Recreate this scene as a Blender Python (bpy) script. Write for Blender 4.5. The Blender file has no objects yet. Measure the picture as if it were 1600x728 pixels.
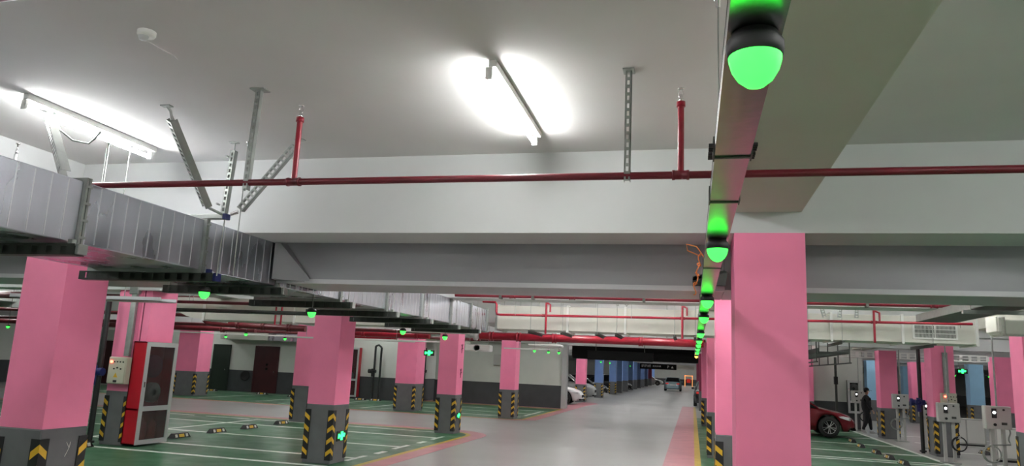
import bpy, bmesh, math, random
from mathutils import Vector, Matrix
random.seed(7)
SC = bpy.context.scene
COL = SC.collection

# ------------------------------------------------------------------ camera
def cam_setup():
    yaw, pitch, roll, foc = 0.24746281, 0.18139918, 0.04646376, 1137.85
    cy, sy, cp, sp = math.cos(yaw), math.sin(yaw), math.cos(pitch), math.sin(pitch)
    f = Vector((-sy*cp, cy*cp, sp)); r = Vector((cy, sy, 0)); u = r.cross(f)
    c, s = math.cos(roll), math.sin(roll)
    r2 = r*c + u*s; u2 = -r*s + u*c
    cd = bpy.data.cameras.new('camera'); co = bpy.data.objects.new('camera', cd); COL.objects.link(co)
    m = Matrix((r2, u2, -f)).transposed().to_4x4(); m.translation = (0, 0, 1.8)
    co.matrix_world = m
    cd.sensor_width = 36; cd.lens = foc/1600*36; cd.clip_start = .05; cd.clip_end = 400
    SC.camera = co
cam_setup()
# ------------------------------------------------------------------ world and exposure
w = bpy.data.worlds.new('world'); SC.world = w; w.use_nodes = True
w.node_tree.nodes['Background'].inputs[0].default_value = (.8, .85, .85, 1)
w.node_tree.nodes['Background'].inputs[1].default_value = .05
SC.view_settings.view_transform = 'Standard'; SC.view_settings.look = 'None'
SC.view_settings.exposure = 1.85; SC.view_settings.gamma = 1.0
SC.view_settings.use_curve_mapping = False
SC.cycles.diffuse_bounces = 8; SC.cycles.max_bounces = 12; SC.cycles.sample_clamp_indirect = 6
DZ0 = 2.50
TUBE = 34.0        # emission of a fluorescent tube
CEIL = 3.64; BEAM = 2.93; RIB = 3.1

# ------------------------------------------------------------------ materials
def new_mat(name):
    m = bpy.data.materials.new(name); m.use_nodes = True
    nt = m.node_tree; return m, nt, nt.nodes['Principled BSDF']
def mat(name, col, rough=.6, metal=0., var=.0, scale=6., bump=0., stretch=None, bscale=None, coat=0., rvar=0.):
    m, nt, p = new_mat(name)
    p.inputs['Base Color'].default_value = (*col, 1); p.inputs['Roughness'].default_value = rough
    p.inputs['Metallic'].default_value = metal
    if coat: p.inputs['Coat Weight'].default_value = coat
    if var or bump or rvar:
        tc = nt.nodes.new('ShaderNodeTexCoord'); mp = nt.nodes.new('ShaderNodeMapping')
        nt.links.new(tc.outputs['Object'], mp.inputs[0])
        if stretch: mp.inputs['Scale'].default_value = stretch
        n = nt.nodes.new('ShaderNodeTexNoise'); n.inputs['Scale'].default_value = scale; n.inputs['Detail'].default_value = 5
        nt.links.new(mp.outputs[0], n.inputs[0])
        if var:
            mx = nt.nodes.new('ShaderNodeMapRange'); mx.inputs[1].default_value = .25; mx.inputs[2].default_value = .75
            mx.inputs[3].default_value = 1-var; mx.inputs[4].default_value = 1+var
            nt.links.new(n.outputs['Fac'], mx.inputs[0])
            vm = nt.nodes.new('ShaderNodeVectorMath'); vm.operation = 'SCALE'; vm.inputs[0].default_value = col
            nt.links.new(mx.outputs[0], vm.inputs['Scale']); nt.links.new(vm.outputs[0], p.inputs['Base Color'])
        if rvar:
            mr = nt.nodes.new('ShaderNodeMapRange'); mr.inputs[1].default_value = .3; mr.inputs[2].default_value = .7
            mr.inputs[3].default_value = max(.02, rough-rvar); mr.inputs[4].default_value = rough+rvar
            nt.links.new(n.outputs['Fac'], mr.inputs[0]); nt.links.new(mr.outputs[0], p.inputs['Roughness'])
        if bump:
            n2 = n
            if bscale:
                n2 = nt.nodes.new('ShaderNodeTexNoise'); n2.inputs['Scale'].default_value = bscale; n2.inputs['Detail'].default_value = 3
                nt.links.new(mp.outputs[0], n2.inputs[0])
            b = nt.nodes.new('ShaderNodeBump'); b.inputs['Strength'].default_value = bump; b.inputs['Distance'].default_value = .02
            nt.links.new(n2.outputs['Fac'], b.inputs['Height']); nt.links.new(b.outputs[0], p.inputs['Normal'])
    return m
def emit(name, col, s):
    m, nt, p = new_mat(name)
    p.inputs['Base Color'].default_value = (*col, 1); p.inputs['Emission Color'].default_value = (*col, 1)
    p.inputs['Emission Strength'].default_value = s; return m
def glass(name, col, alpha):
    m, nt, p = new_mat(name); p.inputs['Base Color'].default_value = (*col, 1); p.inputs['Roughness'].default_value = .06
    p.inputs['Alpha'].default_value = alpha; return m
M = dict(
 ceiling=mat('ceiling_paint', (.67, .66, .65), .85, var=.04, scale=1.2, bump=.12, bscale=5),
 soffit=mat('soffit_ambient_tint', (.62, .61, .54), .85, var=.04, scale=1.5, bump=.12, bscale=5),  # olive tint carries the greenish ambient light on the soffit
 beam=mat('beam_paint', (.59, .60, .60), .8, var=.03, scale=2, bump=.1, bscale=6),
 wall=mat('wall_paint', (.62, .64, .60), .8, var=.05, scale=1.5, bump=.05),
 wain=mat('dark_grey_wall_paint', (.05, .054, .058), .55, var=.12, scale=2.5),
 pink=mat('pink_paint', (.95, .25, .43), .62, var=.05, scale=2.5, bump=.1, bscale=9),
 blue=mat('blue_paint', (.17, .29, .60), .6, var=.06, scale=2.5),
 paleblue=mat('pale_blue_paint', (.28, .50, .70), .6, var=.05, scale=2.5),
 maroonp=mat('maroon_paint', (.22, .02, .06), .6, var=.06, scale=2.5),
 band=mat('grey_base_paint', (.13, .133, .138), .55, var=.12, scale=4, bump=.08, bscale=12),
 floor=mat('polished_concrete', (.32, .316, .31), .34, var=.07, scale=.6, rvar=.05, bump=.02, bscale=14),
 green=mat('green_floor_paint', (.035, .13, .06), .38, var=.16, scale=1.6, rvar=.1),
 pinkfloor=mat('pink_floor_paint', (.46, .18, .21), .42, var=.15, scale=2),
 yellow=mat('yellow_line_paint', (.50, .34, .04), .45, var=.15, scale=5),
 white=mat('white_line_paint', (.82, .86, .80), .45, var=.15, scale=6),
 galv=mat('galvanised_steel', (.55, .56, .62), .30, 1., var=.14, scale=3, stretch=(1, .9, .35), rvar=.12, bump=.12, bscale=2.2),
 galvb=mat('galvanised_bead', (.78, .79, .82), .28, .9),
 grey=mat('grey_duct_board', (.34, .34, .36), .42, .3, var=.14, scale=1.1, stretch=(.6, 1, 2.2), rvar=.1),
 lip=mat('light_metal_lip', (.6, .6, .62), .45, .3),
 dark=mat('dark_slotted_steel', (.07, .078, .07), .5, .6, var=.2, scale=8),
 strut=mat('zinc_strut', (.34, .36, .34), .42, .7, var=.15, scale=9),
 wduct=mat('white_duct_skin', (.62, .61, .55), .55, var=.05, scale=2.5, bump=.06, bscale=3),
 red=mat('red_pipe_paint', (.30, .006, .022), .32, var=.18, scale=5),
 redd=mat('dark_red_pipe_paint', (.15, .008, .018), .34, var=.15, scale=5),
 maroon=mat('maroon_pipe_paint', (.12, .012, .018), .4, var=.2, scale=4),
 redbox=mat('red_enamel', (.42, .006, .018), .35),
 plastic=mat('white_plastic', (.75, .75, .72), .4),
 film=mat('clear_film', (.8, .8, .8), .3),
 chrome=mat('chrome', (.8, .8, .8), .15, 1.),
 frame=mat('silver_frame', (.52, .53, .53), .4, .3),
 black=mat('black_rubber', (.012, .012, .013), .55, var=.2, scale=12),
 blackp=mat('black_painted_pipe', (.012, .014, .014), .4),
 bluev=mat('blue_valve_paint', (.01, .018, .12), .4),
 ystick=mat('yellow_reflective', (.72, .43, .03), .4),
 wstick=mat('white_reflective', (.6, .6, .55), .4),
 cream=mat('cream_box_enamel', (.52, .50, .40), .45),
 panel=mat('charger_enamel', (.46, .46, .44), .4),
 door=mat('maroon_door', (.045, .006, .008), .4, var=.2, scale=3),
 dgreen=mat('dark_green_door', (.012, .022, .014), .5),
 void=mat('dark_board', (.006, .006, .006), .5),
 cardark=mat('car_glass', (.01, .012, .014), .08),
 tyre=mat('tyre_rubber', (.015, .015, .015), .7),
 rim=mat('alloy', (.5, .5, .5), .3, .8),
 cloth=mat('black_cloth', (.006, .006, .008), .9, var=.3, scale=14),
 skin=mat('skin', (.42, .24, .17), .55),
 shoe=mat('shoe', (.35, .35, .35), .6),
 orange=mat('orange_cord', (.75, .22, .05), .5),
 cabglass=glass('smoky_glass', (.06, .065, .065), .4),
 hose=mat('hose_white', (.5, .5, .48), .6),
 tube=emit('fluorescent_tube', (.99, 1., .99), TUBE),
 glow=emit('green_lamp_lens', (.03, 1., .05), 1.1),
 amber=emit('amber_lamp_lens', (1., .45, .05), 2.),
 exitg=emit('exit_sign_green', (.02, 1., .12), 1.6),
 redled=emit('red_led', (1., .06, .03), 6.),
 screen=emit('charger_screen', (.95, .97, 1.), 3.),
 orangel=emit('orange_gate_light', (1., .4, .12), .35),
 taill=emit('tail_light', (.6, .03, .02), .12),
 headl=mat('headlight', (.7, .7, .72), .12, .3),
)
_p = M['void'].node_tree.nodes['Principled BSDF']; _p.inputs['Roughness'].default_value = .9; _p.inputs['Specular IOR Level'].default_value = .15
CARP = dict(red=mat('car_red', (.20, .006, .014), .25, .3, coat=.6), white=mat('car_white', (.62, .63, .63), .3, coat=.5),
            teal=mat('car_blue_grey', (.28, .40, .44), .3, .3, coat=.5), dark=mat('car_black', (.02, .02, .025), .25, coat=.5),
            silver=mat('car_silver', (.35, .36, .36), .3, .4, coat=.5))

# ------------------------------------------------------------------ mesh helper
class G:
    def __init__(s): s.v = []; s.f = []; s.sm = []; s.mi = []
    def add(s, vs, fs, smooth=False, mi=0):
        n = len(s.v); s.v += [tuple(v) for v in vs]
        for f in fs: s.f.append(tuple(i+n for i in f)); s.sm.append(smooth); s.mi.append(mi)
        return s
    def box(s, x0, x1, y0, y1, z0, z1, mi=0, mtx=None):
        vs = [Vector((x, y, z)) for x in (x0, x1) for y in (y0, y1) for z in (z0, z1)]
        if mtx: vs = [mtx @ v for v in vs]
        return s.add(vs, [(0,1,3,2),(4,6,7,5),(0,4,5,1),(2,3,7,6),(0,2,6,4),(1,5,7,3)], mi=mi)
    def bev(s, x0, x1, y0, y1, z0, z1, b=.01, mi=0):
        # box with chamfered vertical edges and chamfered rims
        def ring(i, z):
            return [(x0+b+i,y0+i,z),(x1-b-i,y0+i,z),(x1-i,y0+b+i,z),(x1-i,y1-b-i,z),(x1-b-i,y1-i,z),(x0+b+i,y1-i,z),(x0+i,y1-b-i,z),(x0+i,y0+b+i,z)]
        R = [ring(b*.7, z0), ring(0, z0+b), ring(0, z1-b), ring(b*.7, z1)]
        vs = sum(R, []); fs = [tuple(range(7, -1, -1)), tuple(range(24, 32))]
        for k in range(3):
            for i in range(8): fs.append((k*8+i, k*8+(i+1) % 8, k*8+8+(i+1) % 8, k*8+8+i))
        return s.add(vs, fs, mi=mi)
    def cyl(s, p0, p1, r, n=12, r1=None, mi=0, cap=True):
        p0, p1 = Vector(p0), Vector(p1); r1 = r if r1 is None else r1
        d = (p1-p0).normalized(); a = d.orthogonal().normalized(); b = d.cross(a)
        vs = []
        for p, rr in ((p0, r), (p1, r1)):
            for i in range(n):
                t = 2*math.pi*i/n; vs.append(p+a*(rr*math.cos(t))+b*(rr*math.sin(t)))
        s.add(vs, [(i, (i+1) % n, n+(i+1) % n, n+i) for i in range(n)], True, mi)
        if cap: s.add(vs, [tuple(range(n-1, -1, -1)), tuple(range(n, 2*n))], False, mi)
        return s
    def tube(s, pts, r, n=8, mi=0, closed=False):
        pts = [Vector(p) for p in pts]; m = len(pts); vs = []; up = None
        for k, p in enumerate(pts):
            if closed: d = pts[(k+1) % m]-pts[k-1]
            else: d = pts[min(k+1, m-1)]-pts[max(k-1, 0)]
            d.normalize()
            if up is None: up = d.orthogonal().normalized()
            up = (up-d*up.dot(d)).normalized(); b = d.cross(up)
            rr = r[k] if isinstance(r, (list, tuple)) else r
            for i in range(n):
                t = 2*math.pi*i/n; vs.append(p+up*(rr*math.cos(t))+b*(rr*math.sin(t)))
        fs = []
        for k in range(m if closed else m-1):
            q = (k+1) % m
            for i in range(n): fs.append((k*n+i, k*n+(i+1) % n, q*n+(i+1) % n, q*n+i))
        s.add(vs, fs, True, mi)
        if not closed: s.add(vs, [tuple(range(n-1, -1, -1)), tuple(range((m-1)*n, m*n))], False, mi)
        return s
    def lathe(s, prof, c=(0, 0, 0), n=20, axis='z', mi=0):
        vs = []; c = Vector(c)
        for r, h in prof:
            for i in range(n):
                t = 2*math.pi*i/n; a, b = r*math.cos(t), r*math.sin(t)
                vs.append(c+Vector({'z': (a, b, h), 'x': (h, a, b), 'y': (a, h, b)}[axis]))
        fs = []
        for k in range(len(prof)-1):
            for i in range(n): fs.append((k*n+i, k*n+(i+1) % n, (k+1)*n+(i+1) % n, (k+1)*n+i))
        return s.add(vs, fs, True, mi)
    def prism(s, poly, z0, z1, mi=0):
        n = len(poly); vs = [(x, y, z0) for x, y in poly]+[(x, y, z1) for x, y in poly]
        return s.add(vs, [tuple(range(n-1, -1, -1)), tuple(range(n, 2*n))]+[(i, (i+1) % n, n+(i+1) % n, n+i) for i in range(n)], mi=mi)
    def mesh(s, name, mats, off=(0, 0, 0)):
        me = bpy.data.meshes.new(name); o = Vector(off)
        me.from_pydata([Vector(v)-o for v in s.v], [], s.f)
        for p, a, b in zip(me.polygons, s.sm, s.mi): p.use_smooth = a; p.material_index = b
        for m in (mats if isinstance(mats, (list, tuple)) else [mats]): me.materials.append(m)
        bm = bmesh.new(); bm.from_mesh(me); bmesh.ops.recalc_face_normals(bm, faces=bm.faces); bm.to_mesh(me); bm.free()
        return me
def root_loc(o):
    v = Vector((0, 0, 0))
    while o: v += o.location; o = o.parent
    return v
def put(name, g, mats, parent=None, loc=None, label=None):
    """links one mesh; the geometry of g is in world coordinates unless loc is given"""
    off = root_loc(parent) if parent else Vector((0, 0, 0))
    if loc is not None and parent is None: off = Vector(loc)
    o = bpy.data.objects.new(name, g.mesh(name, mats, off)); COL.objects.link(o)
    if parent: o.parent = parent
    else: o.location = off
    if label: o['label'] = label
    return o
def share(name, me, parent, loc=(0, 0, 0), rot=(0, 0, 0)):
    o = bpy.data.objects.new(name, me); COL.objects.link(o); o.parent = parent; o.location = loc; o.rotation_euler = rot; return o
def thing(name, label, cat, loc=(0, 0, 0), group=None, rz=0):
    o = bpy.data.objects.new(name, None); COL.objects.link(o); o.location = loc; o.rotation_euler = (0, 0, rz); o.empty_display_size = .1
    o['label'] = label; o['category'] = cat
    if group: o['group'] = group
    return o
def struct(name, g, m, parent=None):
    o = put(name, g, m, parent)
    if not parent: o['kind'] = 'structure'
    return o
def copy_tree(o, parent=None):
    c = o.copy(); COL.objects.link(c)
    if parent: c.parent = parent
    for ch in list(o.children): copy_tree(ch, c)
    return c
ORD = ['nearest the camera', 'second nearest the camera', 'third nearest the camera', 'fourth from the camera', 'fifth from the camera', 'sixth from the camera',
       'seventh from the camera', 'eighth from the camera', 'ninth from the camera', 'tenth from the camera', 'eleventh from the camera', 'twelfth from the camera',
       'thirteenth from the camera', 'fourteenth from the camera']

# ================================================================== SETTING
fl = struct('floor', G().box(-32, 26, -8, 132, -.2, 0), M['floor'])
def paint(name, m, x0, x1, y0, y1, z=.004): return put(name, G().box(x0, x1, y0, y1, .0005, z), m, fl)
# green islands
def rounded(x0, x1, y0, y1, r):      # only the (x1,y1) corner is rounded
    p = [(x0, y0), (x1, y0)]+[(x1-r+r*math.cos(t), y1-r+r*math.sin(t)) for t in [i*math.pi/16 for i in range(9)]]+[(x0, y1)]
    return p
put('pink_border', G().prism(rounded(-28, -5.18, -6, 20.1, 1.5), .0005, .003), M['pinkfloor'], fl)
put('yellow_border', G().prism(rounded(-28, -5.56, -6, 19.6, 1.1), .0005, .004), M['yellow'], fl)
put('green_parking_floor', G().prism(rounded(-28, -5.68, -6, 19.48, 1.0), .0005, .005), M['green'], fl)
put('pink_border', G().prism([(-28, 25.0), (-5.9, 25.0), (-5.3, 25.6), (-5.3, 38), (-5.0, 41), (-5.5, 42.4), (-6, 42), (-6.2, 36), (-28, 33)], .0005, .003), M['pinkfloor'], fl)
put('yellow_border', G().prism([(-28, 25.25), (-6.1, 25.25), (-5.72, 25.6), (-5.72, 33.5), (-28, 33.5)], .0005, .004), M['yellow'], fl)
put('green_parking_floor', G().prism([(-28, 25.37), (-6.2, 25.37), (-5.84, 25.7), (-5.84, 33.2), (-28, 33.2)], .0005, .005), M['green'], fl)
paint('pink_border', M['pinkfloor'], -.58, .04, -6, 44, .003)
paint('yellow_border', M['yellow'], .04, .17, -6, 44, .004)
paint('green_parking_floor', M['green'], .17, 5.85, -6, 33, .004)
paint('white_boundary_line', M['white'], 5.8, 5.92, -6, 30.5, .006)
def line(x0, x1, y0, y1): paint('bay_line', M['white'], x0, x1, y0, y1, .0065)
for y in (3.1, 7.9, 9.6, 11.7, 12.95, 15.15, 17.5): line(-11.9 if y > 11 else -16, -6.0, y-.065, y+.065)
line(-12.0, -11.9, 11.7, 19.0); line(-11.9, -6.2, 18.86, 18.96)
for y in (12.95, 15.15, 17.5): line(-17.5, -12.0, y-.065, y+.065)
line(-17.6, -17.5, 11.7, 19.0); line(-17.5, -14, 18.86, 18.96); line(-13.6, -12.2, 18.86, 18.96)
for y in (12.95, 15.15, 17.5): line(-6.1, -6.0, y-.42, y+.42)
for y in (14.0, 16.3): line(-6.08, -5.96, y-.22, y+.22)
for x in (-24.5, -21.9, -19.3, -16.7, -14.1, -12.2): line(x-.05, x+.05, 26.2, 31.2)
line(-24.5, -12.2, 31.1, 31.2)
for y in (26.7, 28.9, 31.1): line(-11.6, -6.1, y-.065, y+.065)
line(-6.2, -6.1, 27.6, 30.6)
for y in (12.2, 14.5, 16.9, 19.3, 19.75, 21.7, 24.3, 26.9, 29.4): line(1.0 if y < 19.5 else 1.6, 5.8, y-.065, y+.065)
for y in (17.5, 20.5, 23.5, 26.5, 29.5): line(6.9, 11.6, y-.065, y+.065)
line(11.6, 11.7, 14, 31)
for y in (38.0, 40.6): line(-9, -6.2, y-.07, y+.07)

ceil = struct('ceiling', G().box(-32, 26, -8, 132, CEIL, CEIL+.3), M['ceiling'])
for y in (-.9, 5.97, 11.95, 18.7, 25.5, 33.9, 42.2, 50.6, 59.5, 70.5, 82.3, 95):
    put('cross_beam', G().box(-31.9, 25.9, y, y+.55, BEAM, CEIL), M['beam'], ceil)
for x, x2 in ((-21.4, -20.8), (-11.1, -10.5), (-6.6, -6.06), (.31, .83), (6.2, 6.75), (12.5, 13.1)):
    ys = (-8, -.9, 5.97, 11.95, 18.7, 25.5, 33.9, 42.2, 50.6, 59.5, 70.5, 82.3, 95)
    for a, b in zip(ys[:-1], ys[1:]):
        put('rib_beam', G().box(x, x2, a+.55 if a > -8 else a, b, RIB, CEIL), M['soffit'] if x > 0 else M['beam'], ceil)

def wall(name, x0, x1, y0, y1, z1=CEIL, wz=1.03, side=None, color='wall'):
    w_ = struct(name, G().box(x0, x1, y0, y1, 0, z1), M[color])
    e = .012
    put('dark_wainscot', G().box(x0-e, x1+e, y0-e, y1+e, 0, wz), M['wain'], w_)
    return w_
wb = wall('wall_back_left', -31.5, -12.6, 32.3, 32.6)
wall('wall_left', -31.9, -31.6, -7.5, 131)
wm = wall('wall_middle', -12.2, -5.95, 34.3, 34.6)
put('end_post', G().box(-5.94, -5.72, 34.2, 34.75, 0, 3.1), M['frame'], wm)
wall('wall_back_return', -12.9, -12.6, 32.62, 39)
wall('wall_right', 25.6, 25.9, -7.5, 131)
wall('wall_camera_side', -31.5, 25.5, -7.9, -7.6)
wall('wall_far', -31.5, 25.5, 130, 130.3)
wall('wall_right_middle', 4.66, 6.55, 31.9, 32.2)

# doors in the back wall
def door(name, x0, x1, y, z1, m, frame=None):
    d = struct(name, G().box(x0, x1, y-.05, y, 0, z1), m)
    fr = M[frame] if frame else m
    g = G(); g.box(x0-.06, x0, y-.07, y, 0, z1+.06); g.box(x1, x1+.06, y-.07, y, 0, z1+.06); g.box(x0, x1, y-.07, y, z1, z1+.06)
    put('door_frame', g, fr, d)
    put('door_handle', G().cyl((x1-.12, y-.05, 1.02), (x1-.12, y-.1, 1.02), .03, 8), M['chrome'], d)
    return d
d1 = door('door_1', -20.8, -19.6, 32.28, 2.18, M['door'])
for z in (1.15, 1.35):
    put('door_badge', G().cyl((-20.15, 32.23, z), (-20.15, 32.21, z), .06, 10), M['void'], d1)
door('door_2', -23.15, -22.3, 32.28, 2.18, M['dgreen'])
door('door_3', -29.9, -29.0, 32.28, 2.18, M['door'], 'frame')

# ================================================================== PILLARS
def guard_mesh(sx, sy, w=.1):
    """L-shaped corner guard at a corner whose walls run towards +sx and +sy"""
    t = .008; g = G()
    g.box(min(-sx*t, sx*w), max(-sx*t, sx*w), min(0, -sy*t), max(0, -sy*t), 0, .84)
    g.box(min(0, -sx*t), max(0, -sx*t), min(0, sy*w), max(0, sy*w), 0, .84)
    return g.mesh('corner_guard', M['black'])
def chev_mesh(sx, sy, w=.085):
    g = G(); t, h, d = .0105, .075, .075
    f = -sy*t
    vs = [(-sx*t, f, d), (-sx*t, f, d+h), (sx*w, f, h), (sx*w, f, 0)]
    g.add(vs+[(x, y+sy*.002, z) for x, y, z in vs], [(0,1,2,3),(7,6,5,4),(0,4,5,1),(1,5,6,2),(2,6,7,3),(3,7,4,0)])
    f = -sx*t
    vs = [(f, -sy*t, d), (f, -sy*t, d+h), (f, sy*w, h), (f, sy*w, 0)]
    g.add(vs+[(x+sx*.002, y, z) for x, y, z in vs], [(0,1,2,3),(7,6,5,4),(0,4,5,1),(1,5,6,2),(2,6,7,3),(3,7,4,0)])
    return g.mesh('chevron', M['ystick'])
GM = {(a, b): (guard_mesh(a, b), chev_mesh(a, b)) for a in (1, -1) for b in (1, -1)}
def pillar(x0, x1, y0, y1, m, label, ztop=BEAM, band=1.0, detail=True, group=None):
    cx, cy = (x0+x1)/2, (y0+y1)/2
    t = thing('pillar', label, 'pillar', (cx, cy, 0), group)
    put('shaft', G().box(x0, x1, y0, y1, band, ztop), m, t)
    put('base_band', G().bev(x0-.003, x1+.003, y0-.003, y1+.003, 0, band, .012), M['band'], t)
    if detail:
        for (sx, px) in ((1, x0-.003), (-1, x1+.003)):
            for (sy, py) in ((1, y0-.003), (-1, y1+.003)):
                gm, cm = GM[(sx, sy)]
                o = share('corner_guard', gm, t, (px-cx, py-cy, .07))
                for k in range(4): share('chevron', cm, o, (0, 0, .06+k*.195))
    return t
LX = (-6.58, -6.06)
pA = pillar(*LX, 5.95, 6.5, M['pink'], 'big pink pillar at the left edge of the picture, under the silver duct')
p2 = pillar(*LX, 11.92, 12.5, M['pink'], 'pink pillar with a green exit sign low on its side, in front of the green bays')
p3 = pillar(*LX, 18.72, 19.27, M['pink'], 'pink pillar at the rounded corner of the green parking floor')
p4 = pillar(-6.62, -6.08, 25.45, 26.1, M['pink'], 'pink pillar in front of the grey and white middle wall')
pillar(-6.5, -5.95, 42.2, 42.8, M['pink'], 'small pink pillar beside the white parked car')
for i, y in enumerate((50.6, 59.7, 64.9, 70.7, 77, 82.5, 89, 95, 103)):
    pillar(-6.5, -5.95, y, y+.6, M['blue'], 'blue pillar along the left of the driving lane, '+ORD[i], detail=(i < 2))
pillar(-6.5, -5.95, 113, 113.6, M['maroonp'], 'dark maroon pillar at the far end of the blue row', detail=False)
pillar(-6.5, -5.95, 121, 121.6, M['blue'], 'pale blue pillar beyond the dark maroon one', detail=False)
pR = pillar(.32, .85, 5.96, 6.52, M['pink'], 'very large pink pillar right of centre, filling the frame height')
for i, y in enumerate((10.9, 17.4, 28.0)):
    pillar(.32, .85, y, y+.58, M['pink'], ['pink pillar standing directly behind the very large one', 'narrow slice of pink pillar third in the right-hand row',
                                            'darker pink pillar fourth in the right-hand row'][i], CEIL if i < 3 else BEAM)
for y in (40, 52, 66): pillar(.32, .85, y, y+.6, M['maroonp'], {40: 'dark red pillar right of the lane just beyond the pink floor strip', 52: 'dark red pillar second along the far right of the lane', 66: 'dark red pillar third along the far right of the lane'}[y], detail=False)
pC = pillar(-10.92, -10.4, 12.05, 12.65, M['pink'], 'pink pillar carrying the red fire cabinet and cream control box')
put('pipe_casing', G().box(-10.397, -10.18, 12.06, 12.78, 1.955, RIB), M['pink'], pC)
put('casing_groove', G().box(-10.34, -10.325, 12.05, 12.06, 1.955, RIB), M['maroonp'], pC)
pillar(-11.0, -10.4, 19.0, 19.6, M['pink'], 'pink pillar half hidden behind the one with the low exit sign')
pillar(-10.85, -10.05, 26.1, 27.0, M['pink'], 'wide pink pillar beyond the cross lane, left of centre')
pillar(-21.1, -20.1, 26.9, 27.8, M['pink'], 'pale pink pillar by the far dark doors')
pillar(-16.9, -16.3, 40, 40.6, M['pink'], 'pink pillar hidden far behind the back wall', detail=False) if False else None
RX = (6.2, 6.75)
pillar(*RX, 16.2, 16.8, M['pink'], 'pink pillar at the right edge of the picture')
pK = pillar(*RX, 21.9, 22.5, M['pink'], 'pink pillar with a cream control box, right side')
pillar(*RX, 27.6, 28.2, M['pink'], 'dark pink pillar right of the walking person')
pillar(4.02, 4.66, 31.5, 32.1, M['pink'], 'pink pillar joined to the wall behind the red car')
for (px, y, m, lab) in ((10.4, 40, 'pink', 'pale pink pillar far behind the white charging posts'), (12.95, 40, 'paleblue', 'blue pillar seen between two chargers at the right'),
                        (8.4, 40, 'paleblue', 'pale blue pillar behind the cap of the walking person'), (10.45, 29.7, 'pink', 'pink pillar between the blue pillar and the right edge'),
                        (12.55, 50, 'paleblue', 'small blue-green pillar far right of the walking person')):
    pillar(px, px+.62, y, y+.6, M[m], lab)
# scratches / stencil marks on pillars
put('paint_scratch', G().tube([(-6.063+.006, 6.31, .86), (-6.057, 6.3, .8), (-6.057, 6.26, .72)], .004, 5).tube([(-6.057, 6.26, .86), (-6.057, 6.3, .8)], .004, 5), M['wstick'], pA)
for z in (2.2, 1.55):
    g = G()
    for a, b in (((19.0, .12), (19.1, .02)), ((19.1, .12), (19.02, -.02)), ((19.04, .05), (19.14, .03)), ((19.05, -.1), (19.09, .14))):
        g.tube([(-6.055, a[0], z+a[1]), (-6.055, b[0], z+b[1])], .008, 5)
    put('red_stencil_mark', g, M['maroonp'], p3)

# ================================================================== LAMPS
def tube_lamp(x, y0, y1, label, group=None, z=CEIL):
    t = thing('tube_lamp', label, 'ceiling light', (x, (y0+y1)/2, z), group)
    put('batten', G().bev(x-.025, x+.025, y0, y1, z-.045, z, .005), M['plastic'], t)
    g = G()
    for y in (y0+.015, y1-.035): g.box(x-.045, x-.005, y, y+.02, z-.115, z-.04)
    put('lamp_holder', g, M['plastic'], t)
    put('tube', G().cyl((x-.025, y0+.035, z-.095), (x-.025, y1-.035, z-.095), .016, 10), M['tube'], t)
    return t
tube_lamp(-1.19, 4.02, 5.42, 'lit fluorescent tube on the ceiling above the red pipe, centre of picture')
tube_lamp(-4.83, 4.13, 5.5, 'lit fluorescent tube on the ceiling at the upper left above the silver duct')
n = 0
BN = ['far behind the camera', 'behind the camera', 'just behind the camera', 'over the camera', 'right of the camera', 'in the first bay', 'just behind the grey cross duct', 'before the second beam', 'before the white boxed duct', 'behind the white boxed duct', 'on the near side of the cross lane', 'on the far side of the cross lane', 'over the far green bays', 'at the back wall', 'behind the black board', 'in the bay before the small pink pillar', 'at the first blue pillar', 'at the second blue pillar', 'at the middle blue pillars', 'at the last blue pillars', 'near the dark maroon pillar', 'beyond the maroon pillar', 'near the end of the lane', 'just before the end wall', 'at the end wall']
NN = ['first', 'second', 'third', 'fourth', 'fifth', 'sixth', 'seventh', 'eighth', 'ninth', 'tenth', 'eleventh']
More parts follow.
